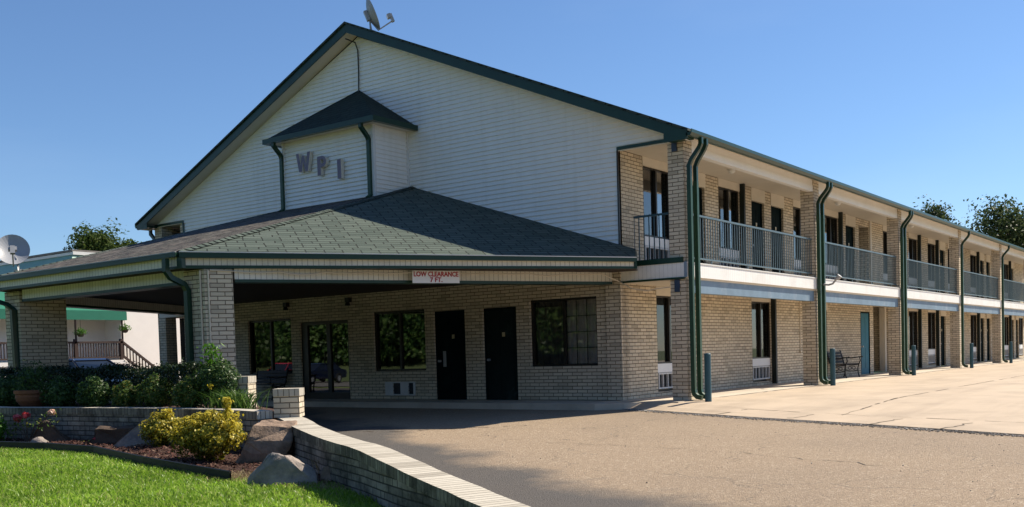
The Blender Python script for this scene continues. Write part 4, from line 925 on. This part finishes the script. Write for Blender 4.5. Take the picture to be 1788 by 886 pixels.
BED=[(-14.,-7.5,.32),(-11.2,-8.75,.32),(-9.4,-9.05,.32),(-7.5,-8.68,.32),(-5.2,-8.52,.32),(-3.6,-8.56,.315),(-2.66,-8.62,.30)]
cappedwall('planter_wall',subdiv(BED,2),lambda x,y:-.3,.28,'low brick planter wall behind the yellow bushes and rocks','wall')
def pier(name,c,wx,wy,z0,z1,rz,label):
    t=empty(name,(c[0],c[1],z0),label,'brick pier'); b=MB(); ca,sa=math.cos(rz),math.sin(rz); ax=Vector((ca,sa,0))*wx/2; ay=Vector((-sa,ca,0))*wy/2
    h=z1-z0; b.obox((c[0],c[1],(z0+z1-.11)/2),ax*.96,ay*.96,Vector((0,0,(h-.11)/2))); b.build('pier_body',M['brick'],t)
    b=MB(); b.obox((c[0],c[1],z1-.055),ax,ay,Vector((0,0,.055))); b.build('pier_cap',M['cap'],t)
pier('brick_pier',(-2.58,-8.22),.40,.42,.19,.62,R(38),'small brick pier at the end of the curving wall')
pier('brick_pier',(-4.50,-7.62),.44,.44,.1,.80,R(33),'square brick pier behind the leafy lily clump, beside the canopy pillar')
b=MB(); b.prism([(-11.2,-8.62),(-9.4,-8.93),(-7.5,-8.56),(-5.2,-8.4),(-3.6,-8.44),(-2.75,-8.5),(-2.9,-8.05),(-4.2,-7.4),(-5.2,-6.75),(-14.5,-6.6),(-15,-7.4)],-.3,.27); o=b.build('planter_soil',M['soil']); o['kind']='structure'
b=MB(); b.box(-14.5,-5.55,-6.72,-6.55,-.3,.50); o=b.build('planter_back_wall',M['brick']); tag(o,'low brick kerb wall behind the dark hedge','wall')
# edging strip
b=MB()
E2=EDGE
for i in range(len(E2)-1):
    (x0,y0),(x1,y1)=E2[i],E2[i+1]; d=Vector((x1-x0,y1-y0,0)).normalized(); n=Vector((-d.y,d.x,0))*.012; z0,z1=zlawn(x0,y0),zlawn(x1,y1); h=.115
    P=[Vector((x0,y0,z0-.1)),Vector((x1,y1,z1-.1)),Vector((x1,y1,z1+h)),Vector((x0,y0,z0+h))]; b.poly([p-n for p in P]); b.poly([p+n for p in P][::-1]); b.poly([P[3]-n,P[2]-n,P[2]+n,P[3]+n])
b2=MB(); b2.tube([(x,y,zlawn(x,y)+.12) for x,y in E2],.018,6)
b.v,b.f,b.m=b.v+b2.v,b.f+[tuple(i+len(b.v) for i in f) for f in b2.f],b.m+b2.m
tag(b.build('garden_edging',M['edging']),'black plastic edging strip between lawn and mulch bed','garden edging')

# ------------------------------------------------------------------ rocks
from mathutils import noise as mnoise
def rock(c,pts,mat,label,seed,rz=R(37)):
    bm=bmesh.new(); vs=[bm.verts.new(p) for p in pts]; bmesh.ops.convex_hull(bm,input=vs)
    for v in [v for v in bm.verts if not v.link_faces]: bm.verts.remove(v)
    bmesh.ops.bevel(bm,geom=bm.edges[:],offset=.018,segments=2,affect='EDGES',profile=.6)
    bmesh.ops.triangulate(bm,faces=bm.faces[:]); bmesh.ops.subdivide_edges(bm,edges=[e for e in bm.edges if e.calc_length()>.06],cuts=3,use_grid_fill=True); bmesh.ops.triangulate(bm,faces=bm.faces[:])
    bmesh.ops.remove_doubles(bm,verts=bm.verts,dist=.004); bm.normal_update()
    for v in bm.verts:
        p=v.co*3.2+Vector((seed*3.1,seed*1.7,0)); v.co+=v.normal*(.045*mnoise.fractal(p,.9,2.1,4)+.012*mnoise.noise(v.co*26+Vector((seed,0,0))))
    bmesh.ops.rotate(bm,verts=bm.verts,cent=(0,0,0),matrix=Matrix.Rotation(rz,3,'Z'))
    me=bpy.data.meshes.new('rock'); bm.to_mesh(me); bm.free(); me.materials.append(mat)
    for p in me.polygons: p.use_smooth=True
    me.set_sharp_from_angle(angle=R(28))
    o=bpy.data.objects.new('rock',me); COL.objects.link(o); o.location=c; return tag(o,label,'rock')
rock((-1.80,-9.28,-.36),[(-.42,-.2,0),(.22,-.22,0),(.25,.2,0),(-.36,.2,0),(-.26,-.24,.30),(.38,-.22,.30),(.36,.2,.55),(-.14,.2,.58),(-.19,-.08,.53),(.38,-.10,.50)],M['rock'],'largest upright brown boulder against the curving wall',4)
rock((-.20,-10.42,-.46),[(-.46,-.2,0),(.46,-.2,0),(.4,.2,0),(-.4,.2,0),(-.12,-.05,.39),(.05,-.08,.37),(.1,.1,.35),(-.2,.1,.31),(.22,-.1,.17),(.43,-.05,.19),(-.38,-.1,.1)],M['rockgrey'],'low pale grey and brown boulder at the lawn edge',9)
rock((.22,-10.0,-.44),[(-.16,-.12,0),(.18,-.12,0),(.18,.14,0),(-.15,.14,0),(-.1,-.05,.17),(.12,-.04,.2),(.05,.1,.19)],M['rock'],'small dark brown rock in the shade of the curving wall',15)
rock((-5.38,-8.96,-.32),[(-.46,-.1,0),(.42,-.15,0),(.42,.1,0),(-.35,.12,0),(.04,.0,.45),(.24,0,.42),(.16,.02,.55),(-.07,-.02,.3),(.44,-.02,.25)],M['rockgrey'],'leaning grey slab of rock with a sunlit tip, left of the small yellow bush',23)
rock((-6.06,-8.93,-.30),[(-.44,-.15,0),(.42,-.15,0),(.42,.15,0),(-.42,.15,0),(-.36,-.1,.30),(.44,-.08,.28),(.42,.12,.31),(-.34,.12,.33)],M['rockdark'],'dark flat topped rock against the planter wall',31)
rock((-7.86,-9.15,-.32),[(-.42,-.15,0),(.42,-.15,0),(.4,.15,0),(-.4,.15,0),(.0,.0,.43),(-.1,0.02,.40),(.2,0,.26)],M['rockdark'],'dark pointed rock behind the rose bush',37)
rock((-7.62,-9.45,-.33),[(-.2,-.1,0),(.22,-.1,0),(.2,.12,0),(-.2,.1,0),(-.08,-.02,.14),(.1,.0,.12),(.02,.06,.15)],M['rockgrey'],'small pale flat stone in front of the dark pointed rock',41)

# ------------------------------------------------------------------ plants
def leaves(n,fn,size,flat=.55,aspect=1.7,up=.3):
    """n leaf quads; fn(n) -> points, outward normals"""
    P,Nn=fn(n); n=len(P); a=rng.normal(0,1,(n,3)); d=Nn+a*flat+np.array([0,0,up]); d/=np.linalg.norm(d,axis=1)[:,None]
    t=np.cross(d,rng.normal(0,1,(n,3))); t/=np.linalg.norm(t,axis=1)[:,None]; s=np.cross(d,t); L_=size*rng.uniform(.6,1.25,n)[:,None]; W=L_/aspect
    V=np.stack([P-t*L_*.5,P+s*W*.5-t*L_*.05+d*L_*.06,P+t*L_*.5,P-s*W*.5-t*L_*.05+d*L_*.06],1); i=np.arange(n)*4
    return V.reshape(-1,3),np.c_[i,i+1,i+2,i+3]
def blob(c,r,clump=.22,seed=0,inner=.45,zcut=None):
    c=np.array(c);r=np.array(r); ph=np.random.default_rng(seed).uniform(0,6.28,8)
    def f(n):
        d=rng.normal(0,1,(n,3)); d/=np.linalg.norm(d,axis=1)[:,None]
        k=1+clump*(np.sin(4.1*d[:,0]+ph[0])*np.sin(4.7*d[:,1]+ph[1])+.6*np.sin(8.3*d[:,2]+ph[2])*np.sin(7.7*d[:,0]+ph[3])+.5*np.sin(11*d[:,1]+ph[4])*np.sin(10*d[:,2]+ph[5]))
        rad=(inner+(1-inner)*rng.random(n)**.5)*k; P=c+d*r*rad[:,None]
        if zcut is not None: m=P[:,2]>zcut; return P[m],d[m]
        return P,d
    return f
def stems(c,r,n,mat,parent,base):
    b=MB()
    for _ in range(n):
        a=rng.uniform(0,6.28); e=Vector((c[0]+math.cos(a)*r[0]*rng.uniform(.2,.7),c[1]+math.sin(a)*r[1]*rng.uniform(.2,.7),c[2]+r[2]*rng.uniform(.0,.6))); s=Vector((c[0]+rng.normal(0,.04),c[1]+rng.normal(0,.04),base))
        b.tube([s,s.lerp(e,.5)+Vector((0,0,.03)),e],[.012,.008,.004],5)
    b.build('stems',mat,parent)
def shrub(name,c,r,n,size,mat,label,cat='shrub',group=None,seed=0,base=None,clump=.2,aspect=1.7):
    base=c[2]-r[2] if base is None else base
    t=empty(name,(c[0],c[1],base),label,cat,group); r=tuple(q*.84 for q in r); c=(c[0],c[1],c[2]-r[2]*.12)
    V,F=leaves(n,blob(c,r,clump,seed,zcut=base+.015),size,aspect=aspect); arr_mesh('foliage',V,F,M[mat],t); stems(c,r,9,M['bark'],t,base); return t
G='round shrubs in the raised planter'
shrub('round_shrub',(-5.0,-8.25,.56),(.33,.30,.33),3600,.05,'leaf_shrub','rightmost round shrub in the planter, with reddish leaf tips',group=G,seed=1)
shrub('round_shrub',(-6.02,-8.2,.57),(.38,.32,.36),4200,.05,'leaf_shrub','largest sunlit round shrub in the planter, second from the right',group=G,seed=2)
shrub('round_shrub',(-6.78,-8.3,.52),(.27,.26,.31),2600,.05,'leaf_shrub','narrow yellowish round shrub between two larger planter shrubs',group=G,seed=3)
shrub('round_shrub',(-7.6,-8.4,.58),(.42,.30,.38),3800,.05,'leaf_box','shaded dark green round shrub left of the narrow yellowish one',group=G,seed=4)
shrub('round_shrub',(-8.62,-8.5,.58),(.46,.30,.38),3800,.05,'leaf_box','shaded round shrub next to the terracotta pot',group=G,seed=5)
shrub('spreading_shrub',(-11.0,-8.3,.58),(.75,.35,.42),4200,.06,'leaf_box','wide dark shrub at the far left of the planter',seed=6)
shrub('boxwood_shrub',(-4.62,-7.95,.76),(.52,.36,.42),5600,.05,'leaf_box','rounded glossy box shrub in front of the near canopy pillar',seed=8,base=.27)
# tall new shoots on the box shrub
t=empty('sapling',(-4.72,-8.0,.27),'pale green leafy shoot rising above the glossy box shrub','plant')
V,F=leaves(110,lambda n:(np.c_[rng.normal(-4.72,.10,n),rng.normal(-8.0,.08,n),rng.uniform(1.02,1.36,n)],rng.normal(0,1,(n,3))),.12,aspect=3.2); arr_mesh('foliage',V,F,M['leaf_bright'],t); b=MB(); b.tube([(-4.72,-8.0,.3),(-4.70,-8.0,.9),(-4.72,-8.0,1.3)],.01,5); b.build('stems',M['bark'],t)
# hedge
t=empty('hedge',(-9.,-7.75,.27),'long dark clipped hedge across the canopy front','hedge')
def hedgef(n):
    x=rng.uniform(-14.2,-5.2,n); u=rng.random(n); y=-7.72+rng.uniform(-.34,.34,n); z=.27+.70*rng.random(n)**.55+.05*np.sin(3*x)+.03*np.sin(8*x+1)
    face=rng.integers(0,3,n); y=np.where(face==0,-8.02+rng.normal(0,.05,n),y); z=np.where(face==1,.95+rng.normal(0,.035,n)+.05*np.sin(3*x)+.03*np.sin(8*x+1),z)
    Nn=np.c_[0*x,np.where(face==0,-1.,0),np.where(face==1,1.,.2)]; return np.c_[x,y,z],Nn
V,F=leaves(30000,hedgef,.055); arr_mesh('foliage',V,F,M['leaf_hedge'],t)
b=MB(); 
for x in np.arange(-14,-5.3,.45): b.tube([(x,-7.72,.2),(x+.05,-7.7,.6),(x-.08,-7.75,.95)],[.018,.012,.005],5)
b.build('stems',M['bark'],t)
# yellow bushes
def ybush(c,r,n,label,seed,spikes=()):
    t=empty('yellow_shrub',(c[0],c[1],c[2]-r[2]),label,'shrub')
    r=tuple(q*.80 for q in r); f=blob(c,r,.2,seed,inner=.35,zcut=c[2]-r[2]*1.0)
    def top(n):
        P,d=f(n*3); m=(P[:,2]-c[2])/r[2]+rng.normal(0,.35,len(P))>.05; return P[m][:n],d[m][:n]
    V,F=leaves(n,f,.052); arr_mesh('green_gold_foliage',V,F,M['leaf_gold'],t); V,F=leaves(int(n*.75),top,.052); arr_mesh('yellow_foliage',V,F,M['leaf_yellow'],t)
    if spikes:
        P=[]
        for x,y,z0,z1,w in spikes:
            k=160; zz=rng.uniform(z0,z1,k); P.append(np.c_[rng.normal(x,w,k),rng.normal(y,w,k),zz])
        P=np.concatenate(P); V,F=leaves(len(P),lambda n:(P,rng.normal(0,1,(n,3))),.06); arr_mesh('shoot_foliage',V,F,M['leaf_yellow'],t)
    stems(c,r,12,M['bark'],t,c[2]-r[2])
ybush((-2.56,-9.72,.02),(.66,.52,.42),5200,'larger golden yellow bush with upright bright shoots',3,[(-2.12,-9.72,.28,.56,.03),(-2.05,-9.7,.12,.36,.06)])
ybush((-4.56,-9.12,-.0),(.40,.34,.33),2300,'smaller golden yellow bush beside the leaning rock slab',5,[(-4.42,-9.1,.12,.34,.05)])
# clump of strap leaved lilies + one pale bloom
t=empty('lily_clump',(-4.0,-8.2,.27),'spiky green lily clump with one pale yellow bloom','plant')
def clumpf(n): return np.c_[rng.normal(-4.05,.22,n),rng.normal(-8.15,.12,n)]
V,F=blades(520,clumpf,lambda x,y:.27,.22,.42,.010,1.1); arr_mesh('foliage',V,F,M['leaf_lily'],t)
b=MB(); b.tube([(-4.42,-8.25,.27),(-4.43,-8.26,.62)],.006,5)
b.build('stems',M['leaf_lily'],t)
V,F=leaves(9,lambda n:(np.array([(-4.43,-8.26,.66)]*n)+rng.normal(0,.025,(n,3)),rng.normal(0,1,(n,3))),.11); arr_mesh('bloom',V,F,M['leaf_yellow'],t)
# roses
t=empty('rose_bush',(-8.27,-9.35,-.3),'leggy rose bush with two red blooms and one pale bloom','rose bush')
b=MB(); tips=[(-8.51,-9.35,.16),(-8.19,-9.37,.21),(-7.36,-9.35,.27),(-7.75,-9.35,.15),(-8.6,-9.35,-.02)]
for x,y,z in tips: b.tube([(-8.2,-9.35,-.32),((x-8.2)/2,(y-9.35)/2,(z-.2)/2+.02),(x,y,z)],[.014,.009,.005],5)
b.build('stems',M['bark'],t)
P=np.concatenate([np.c_[rng.normal(x,.07,22),rng.normal(y,.06,22),rng.normal(z-.10,.06,22)] for x,y,z in tips]); V,F=leaves(len(P),lambda n:(P,rng.normal(0,1,(n,3))),.06); arr_mesh('foliage',V,F,M['leaf_shrub'],t)
for (x,y,z),m,s in ((tips[0],'rose',.085),(tips[1],'rose',.07),(tips[2],'rosepale',.06)):
    V,F=leaves(46,blob((x,y,z),(s,s,s*.8),.1,3,.3),.07,flat=.3,aspect=1.1); arr_mesh('bloom',V,F,M[m],t)
t=empty('clover_plant',(-6.45,-9.3,-.3),'tiny pink flower in the mulch before the dark flat rock','plant')
V,F=leaves(40,blob((-6.45,-9.25,-.24),(.16,.1,.06),.1,3,.2),.035); arr_mesh('foliage',V,F,M['leaf_shrub'],t); V,F=leaves(9,blob((-6.25,-9.25,-.16),(.03,.03,.02),.1,3,.2),.04); arr_mesh('bloom',V,F,M['rose'],t)
shrub('round_shrub',(-8.90,-9.66,.0),(.40,.36,.33),2400,.05,'leaf_bright','bright green bush at the left picture edge',seed=12,base=-.33)
# grass tuft between rocks
V,F=blades(130,lambda n:np.c_[rng.normal(-.15,.07,n),rng.normal(-9.75,.05,n)],lambda x,y:-.42,.12,.34,.005,.9); tag(arr_mesh('grass_tuft',V,F,M['deadgrass'],loc=(-.15,-9.75,-.42)),'thin dry grass tuft behind the low pale boulder','plant')
# terracotta pot
t=empty('flower_pot',(-9.53,-8.52,.27),'round terracotta flower pot on the planter soil','flower pot')
b=MB(); b.lathe([(.0,0),(.14,0),(.22,.05),(.29,.15),(.31,.22),(.30,.28),(.33,.29),(.33,.35),(.30,.35),(.27,.31),(.0,.30)],t.location,24); b.build('pot',M['terracotta'],t,smooth=False)
V,F=leaves(900,blob((-9.53,-8.5,.86),(.30,.28,.34),.3,9),.06,aspect=2.6); arr_mesh('foliage',V,F,M['leaf_box'],t)

settle(set(bpy.data.objects)-G0)

# ------------------------------------------------------------------ trees
def tree(loc,h,cr,label,mat='leaf_tree',n=9000,size=.35,seed=0,nb=13,flatz=.8,spread=1.0):
    r=np.random.default_rng(seed); t=empty('broadleaf_tree',loc,label,'tree'); x,y,z=loc; b=MB()
    b.tube([(x,y,z-.2),(x+r.normal(0,.1),y,z+h*.25),(x+r.normal(0,.3),y+r.normal(0,.3),z+h*.5),(x+r.normal(0,.4),y,z+h*.8)],[h*.026,h*.02,h*.014,h*.005],9)
    cs=[]
    for i in range(nb):
        a=i*2.4+r.normal(0,.3); q=r.uniform(.15,1.)**.6; zz=z+h*(.5+.44*r.random()); rr=cr*q*(1-.45*max(0,(zz-z-h*.62)/(h*.38)))*spread; e=(x+math.cos(a)*rr,y+math.sin(a)*rr,zz); cs.append(e)
        s=Vector((x,y,z+h*r.uniform(.3,.55))); b.tube([s,s.lerp(Vector(e),.5)+Vector((0,0,.04*h)),e],[h*.009,h*.006,h*.002],6)
    b.build('trunk',M['bark'],t)
    V=[];F=[];k=0
    for i,e in enumerate(cs):
        sr=cr*r.uniform(.34,.54); m=int(n/nb); v,f=leaves(m,blob(e,(sr,sr,sr*flatz),.35,seed+i,.25),size,flat=.9); V.append(v);F.append(f+k);k+=len(v)
    v,f=leaves(int(n*.12),blob((x,y,z+h*.7),(cr*.9,cr*.9,h*.3),.3,seed,.2),size); V.append(v);F.append(f+k)
    arr_mesh('crown',np.concatenate(V),np.concatenate(F),M[mat],t); return t
tree((-64,27,-.2),12.3,3.0,'dense green tree behind the far left roofs',n=40000,size=.26,seed=3,nb=24)
tree((-11.0,60,-.2),11.2,2.9,'pale leafy tree top showing above the right roof, left of the big oak','leaf_oak',n=30000,size=.24,seed=7,nb=22)
tree((-3.4,62,-.2),10.9,4.3,'large airy oak behind the right end of the long wing','leaf_oak',n=30000,size=.25,seed=12,nb=30)
tree((2.0,66,-.2),11.6,4.4,'dark oak at the right picture edge, behind the large airy oak','leaf_oak',n=22000,size=.30,seed=21,nb=16)
tree((-7.4,64,-.2),9.5,3.2,'low leafy tree between the two taller trees behind the wing','leaf_oak',n=14000,size=.26,seed=27)
gridsheet('wood_backing',[-160,-100,-60,-20,20,60,100,160],[-110,-82,-66,-61],lambda x,y:-.6 if y>-62 else (11+2*math.sin(x*.05) if y>-70 else 15),M['ground'])  # unseen solid ridge, added to close sky gaps in the window reflections
def woodf(n):
    x=rng.uniform(-95,95,n); u=rng.random(n)**.8; top=11+2.5*np.sin(.21*x)+1.6*np.sin(.53*x+1)+.9*np.sin(1.3*x); z=.8+u*top; y=-58+rng.normal(0,2.2,n)+2*np.sin(.4*x)
    return np.c_[x,y,z],np.tile([0.,1.,.2],(n,1))
V,F=leaves(120000,woodf,.5,aspect=1.4); tag(arr_mesh('far_wood',V,F,M['leaf_box']),'continuous wood on the rise across the street, seen in the window reflections','wood',kind='stuff')

# ------------------------------------------------------------------ cars
def car(loc,rz,label,mat):
    t=empty('parked_car',loc,label,'car',None,rz)
    def bl(mb,name,mt,par=None,**k): o=mb.build(name,mt,**k); o.parent=par or t; return o
    body=[(-2.28,.30),(-2.3,.62),(-2.2,.84),(-1.5,.93),(-.95,.96),(1.05,.92),(1.75,.82),(2.2,.70),(2.28,.48),(2.25,.28)]
    b=MB(); W=.90
    def loft(prof,w0,w1f,name,mt,**k):
        mb=MB(); n=len(prof)
        for i in range(n-1):
            (x0,z0),(x1,z1)=prof[i],prof[i+1]; a,c=w1f(z0),w1f(z1); mb.poly([(x0,-a,z0),(x1,-c,z1),(x1,c,z1),(x0,a,z0)])
        mb.poly([(x,w1f(z),z) for x,z in prof]); mb.poly([(x,-w1f(z),z) for x,z in prof][::-1]); (x0,z0),(x1,z1)=prof[-1],prof[0]; mb.poly([(x0,-w1f(z0),z0),(x1,-w1f(z1),z1),(x1,w1f(z1),z1),(x0,w1f(z0),z0)]); return bl(mb,name,mt,**k)
    bd=loft(body,W,lambda z:.86 if z<.4 else .90-.10*max(0,z-.6),'body',mat,bevel=.04)
    cab=[(-1.62,.93),(-1.05,1.38),(-.55,1.45),(.25,1.43),(1.08,.92)]
    loft(cab,W,lambda z:.84-.42*max(0,z-.93),'cabin_glass',M['carglass'])
    roof=[(-1.12,1.375),(-.6,1.462),(.2,1.447),(.36,1.395),(-.2,1.43)]; loft(roof[:4],W,lambda z:.70-.3*max(0,z-1.40),'roof_panel',mat)
    for s in (-1,1):
        p=MB(); p.tube([(-1.6,s*.845,.94),(-1.06,s*.66,1.39)],.035,5); p.tube([(-.15,s*.85,.94),(-.2,s*.65,1.43)],.03,5); p.tube([(1.06,s*.845,.93),(.3,s*.655,1.42)],.03,5); bl(p,'pillar_trim',mat)
        for x in (-1.42,1.38):
            w=MB(); Mx=Matrix.Rotation(R(90),3,'X'); w.lathe([(.19,-.1),(.30,-.11),(.325,-.06),(.325,.06),(.30,.11),(.19,.1)],(x,s*.80,.325),20,M=Mx); wh=bl(w,'wheel',M['tyre']); h=MB(); h.lathe([(.0,-.08),(.19,-.085),(.2,0),(.19,.085),(.0,.08)],(x,s*.80,.325),14,M=Mx); bl(h,'rim',M['metal'],wh)
        h=MB(); h.obox((2.17,s*.62,.64),(.07,0,0),(0,.2,0),(0,0,.06)); bl(h,'headlight',M['acwhite']); h=MB(); h.obox((-2.24,s*.62,.74),(.05,0,0),(0,.2,0),(0,0,.07)); bl(h,'tail_light',M['red'])
    return t
car((-20.6,-1.0,-.16),R(10),'sedan parked beyond the dark hedge, only its blue roof showing',M['carpaint'])
car((-48.5,-31,-.62),R(80),'red sedan parked across the street, reflected in the lobby window',M['carred'])
car((-44.6,-30.5,-.62),R(84),'dark blue sedan parked across the street, reflected in the entrance doors',M['carpaint'])

# ------------------------------------------------------------------ neighbour restaurant
XN=-38
rb=empty('restaurant_building',(XN,8,-.2),'white restaurant beyond the canopy with a green awning, pale green roof and brown railed deck','building')
def rp(mb,name,mat,par=None,**k): return mb.build(name,mat,par or rb,**k)
b=MB(); b.panel((XN-1.6,-6,-.2),((0,1,0),17.4),((0,0,1),4.5),(-.2,0,0),[(13.65,14.1,1.7,3.7),(9,10.6,2.4,3.6)]); b.box(XN-12,XN-1.6,11.42,11.6,-.2,4.3); b.box(XN-12,XN-.12,11.4,26,-.2,5.15); b.box(XN-12,XN,-14,-6,-.2,4.3); rp(b,'wall',M['stucco'])
b=MB(); b.box(XN-1.9,XN-1.75,7.65,8.1,1.3,3.5); rp(b,'door',M['frame']); b=MB(); b.box(XN-1.9,XN-1.75,2.9,4.7,2.1,3.5); rp(b,'window',M['carglass'])
b=MB(); b.slab([(XN+.2,-4,3.78),(XN+.2,11.55,3.78),(XN-1.6,11.55,4.75),(XN-1.6,-4,4.75)],(0,0,.05)); b.slab([(XN+.2,-4,3.36),(XN+.2,11.55,3.36),(XN+.2,11.55,3.78),(XN+.2,-4,3.78)],(.03,0,0)); b.poly([(XN+.2,11.55,3.36),(XN-1.6,11.55,3.36),(XN-1.6,11.55,4.75),(XN+.2,11.55,3.78)]); rp(b,'awning',M['awning'])
b=MB(); b.box(XN-1.6,XN+.3,-4,11.3,1.12,1.32); rp(b,'deck',M['stucco']); b=MB(); b.box(XN+.05,XN+.22,-4,11.3,-.2,1.12); rp(b,'deck_skirt',M['stucco'])
b=MB(); 
b.box(XN+.1,XN+.22,-4,11.3,2.18,2.28); b.box(XN+.12,XN+.2,-4,11.3,1.42,1.5)
for k in range(108): y=-3.9+.141*k; b.box(XN+.14,XN+.18,y,y+.05,1.5,2.18)
for y in (-3.95,-1.4,1.1,3.6,6.1,8.7,11.2): b.box(XN+.08,XN+.22,y-.07,y+.07,1.32,2.4)
rp(b,'deck_railing',M['deckwood'])
b=MB(); 
for k in range(6): b.box(XN-1.2,XN+.1,11.3+.28*k,11.6+.28*k,1.12-.22*k-.08,1.12-.22*k)
rp(b,'stairs',M['stucco'])
b=MB(); P0,P1=Vector((XN+.16,11.25,2.26)),Vector((XN+.16,13.0,.95))
b.obox((P0+P1)/2,(P1-P0)/2,(.05,0,0),(0,.03,.05)); Q=Vector((0,0,-.72)); b.obox((P0+P1)/2+Q,(P1-P0)/2,(.04,0,0),(0,.03,.05))
for k in range(10): p=P0.lerp(P1,(k+.5)/10); b.box(XN+.14,XN+.18,p.y-.025,p.y+.025,p.z-.72,p.z)
b.box(XN+.1,XN+.22,12.93,13.07,-.2,1.05); rp(b,'stair_railing',M['deckwood'])
for y in (8.75,11.3): b=MB(); b.tube([(XN+.15,y,2.2),(XN+.15,y,3.5)],.05,8); rp(b,'awning_post',M['deckwood'])
# pale green mansard with grey flat roof edge
def ms(pts,name,mat,d=(0,0,-.06)): b=MB(); b.slab(pts,d); rp(b,name,mat)
ms([(XN,8.3,5.2),(XN-.9,9.42,6.72),(XN-40,9.42,6.72),(XN-40,8.3,5.2)],'mansard_roof',M['mansard'],(0,.06,-.04))
ms([(XN,8.3,5.2),(XN-.9,9.42,6.72),(XN-.9,20,6.72),(XN,20,5.2)],'mansard_roof',M['mansard'],(-.06,0,-.04))
b=MB(); b.box(XN-40,XN-.86,9.34,9.42,6.70,6.84); rp(b,'parapet_trim',M['trimwhite']); b=MB(); b.box(XN-.86,XN-.78,9.34,20,6.70,6.86); rp(b,'parapet_trim',M['trimwhite'])
b=MB(); b.box(XN-40,XN-.80,9.30,20,6.862,6.96); rp(b,'flat_roof',M['roofgrey'])
for y,z,lb in ((8.95,2.66,'hanging basket of trailing green flowers under the awning middle'),(11.38,2.86,'hanging basket at the right end of the green awning')):
    t=empty('hanging_basket',(XN+.25,y,z),lb,'hanging basket'); b=MB(); b.lathe([(0,-.16),(.12,-.14),(.2,0),(.0,.01)],t.location,12); b.build('basket',M['bark'],t); b=MB(); b.tube([(XN+.25,y,z),(XN+.25,y,3.36)],.01,4); b.build('chain',M['iron'],t)
    V,F=leaves(260,blob((XN+.25,y,z+.1),(.28,.28,.2),.3,4),.09); arr_mesh('foliage',V,F,M['leaf_bright'],t)

# ------------------------------------------------------------------ sky, sun, camera
SUN=Vector((.40,.84,1.0)).normalized(); el=math.asin(SUN.z); az=math.atan2(SUN.x,SUN.y)
w=bpy.data.worlds.new('World'); scene.world=w; w.use_nodes=True; nt=w.node_tree
sk=nt.nodes.new('ShaderNodeTexSky'); sk.sky_type='NISHITA'; sk.sun_disc=False; sk.sun_elevation=el; sk.sun_rotation=az; sk.altitude=100; sk.air_density=1.0; sk.dust_density=.2; sk.ozone_density=8.0
tc=nt.nodes.new('ShaderNodeTexCoord'); mp=nt.nodes.new('ShaderNodeMapping'); mp.inputs['Scale'].default_value=(1.2,1.2,5.0); nt.links.new(tc.outputs['Generated'],mp.inputs['Vector'])
cl=ramp(nt,noise(nt,mp.outputs[0],1.6,7,.55),[(.50,0.),(.78,1.)]); sky=mix(nt,mth(nt,'MULTIPLY',cl,.04),sk.outputs[0],(9.,9.3,9.6)); nt.links.new(sky,nt.nodes['Background'].inputs[0]); nt.nodes['Background'].inputs[1].default_value=.085
ld_=bpy.data.lights.new('sun','SUN'); ld_.energy=5.0; ld_.angle=R(.5); ld_.color=(1,.905,.75); lo=bpy.data.objects.new('sun',ld_); COL.objects.link(lo); lo.rotation_euler=SUN.to_track_quat('Z','Y').to_euler(); lo.location=(20,30,40)
cd=bpy.data.cameras.new('camera'); cam=bpy.data.objects.new('camera',cd); COL.objects.link(cam); scene.camera=cam
r_=Vector((0.8028297499,0.5955088796,-0.0288715604)); u_=Vector((-0.0008378742,0.0495521627,0.9987711856)); f_=Vector((-0.5962077579,0.8018190304,-0.0402809119))
mw=Matrix.Identity(4)
for i in range(3): mw[i][0]=r_[i]; mw[i][1]=u_[i]; mw[i][2]=-f_[i]
mw[0][3],mw[1][3],mw[2][3]=9.2397552,-18.4248493,1.0475123
cam.matrix_world=mw; cd.sensor_width=36; cd.lens=1750.4711/1788*36; cd.shift_y=(688.655-443)/1788; cd.clip_start=.1; cd.clip_end=3000
scene.view_settings.view_transform='Standard'; scene.view_settings.look='None'; scene.view_settings.exposure=.68; scene.view_settings.gamma=1; scene.view_settings.use_curve_mapping=False
scene.render.engine='CYCLES'; scene.cycles.max_bounces=8; scene.cycles.transparent_max_bounces=12; scene.cycles.use_denoising=True
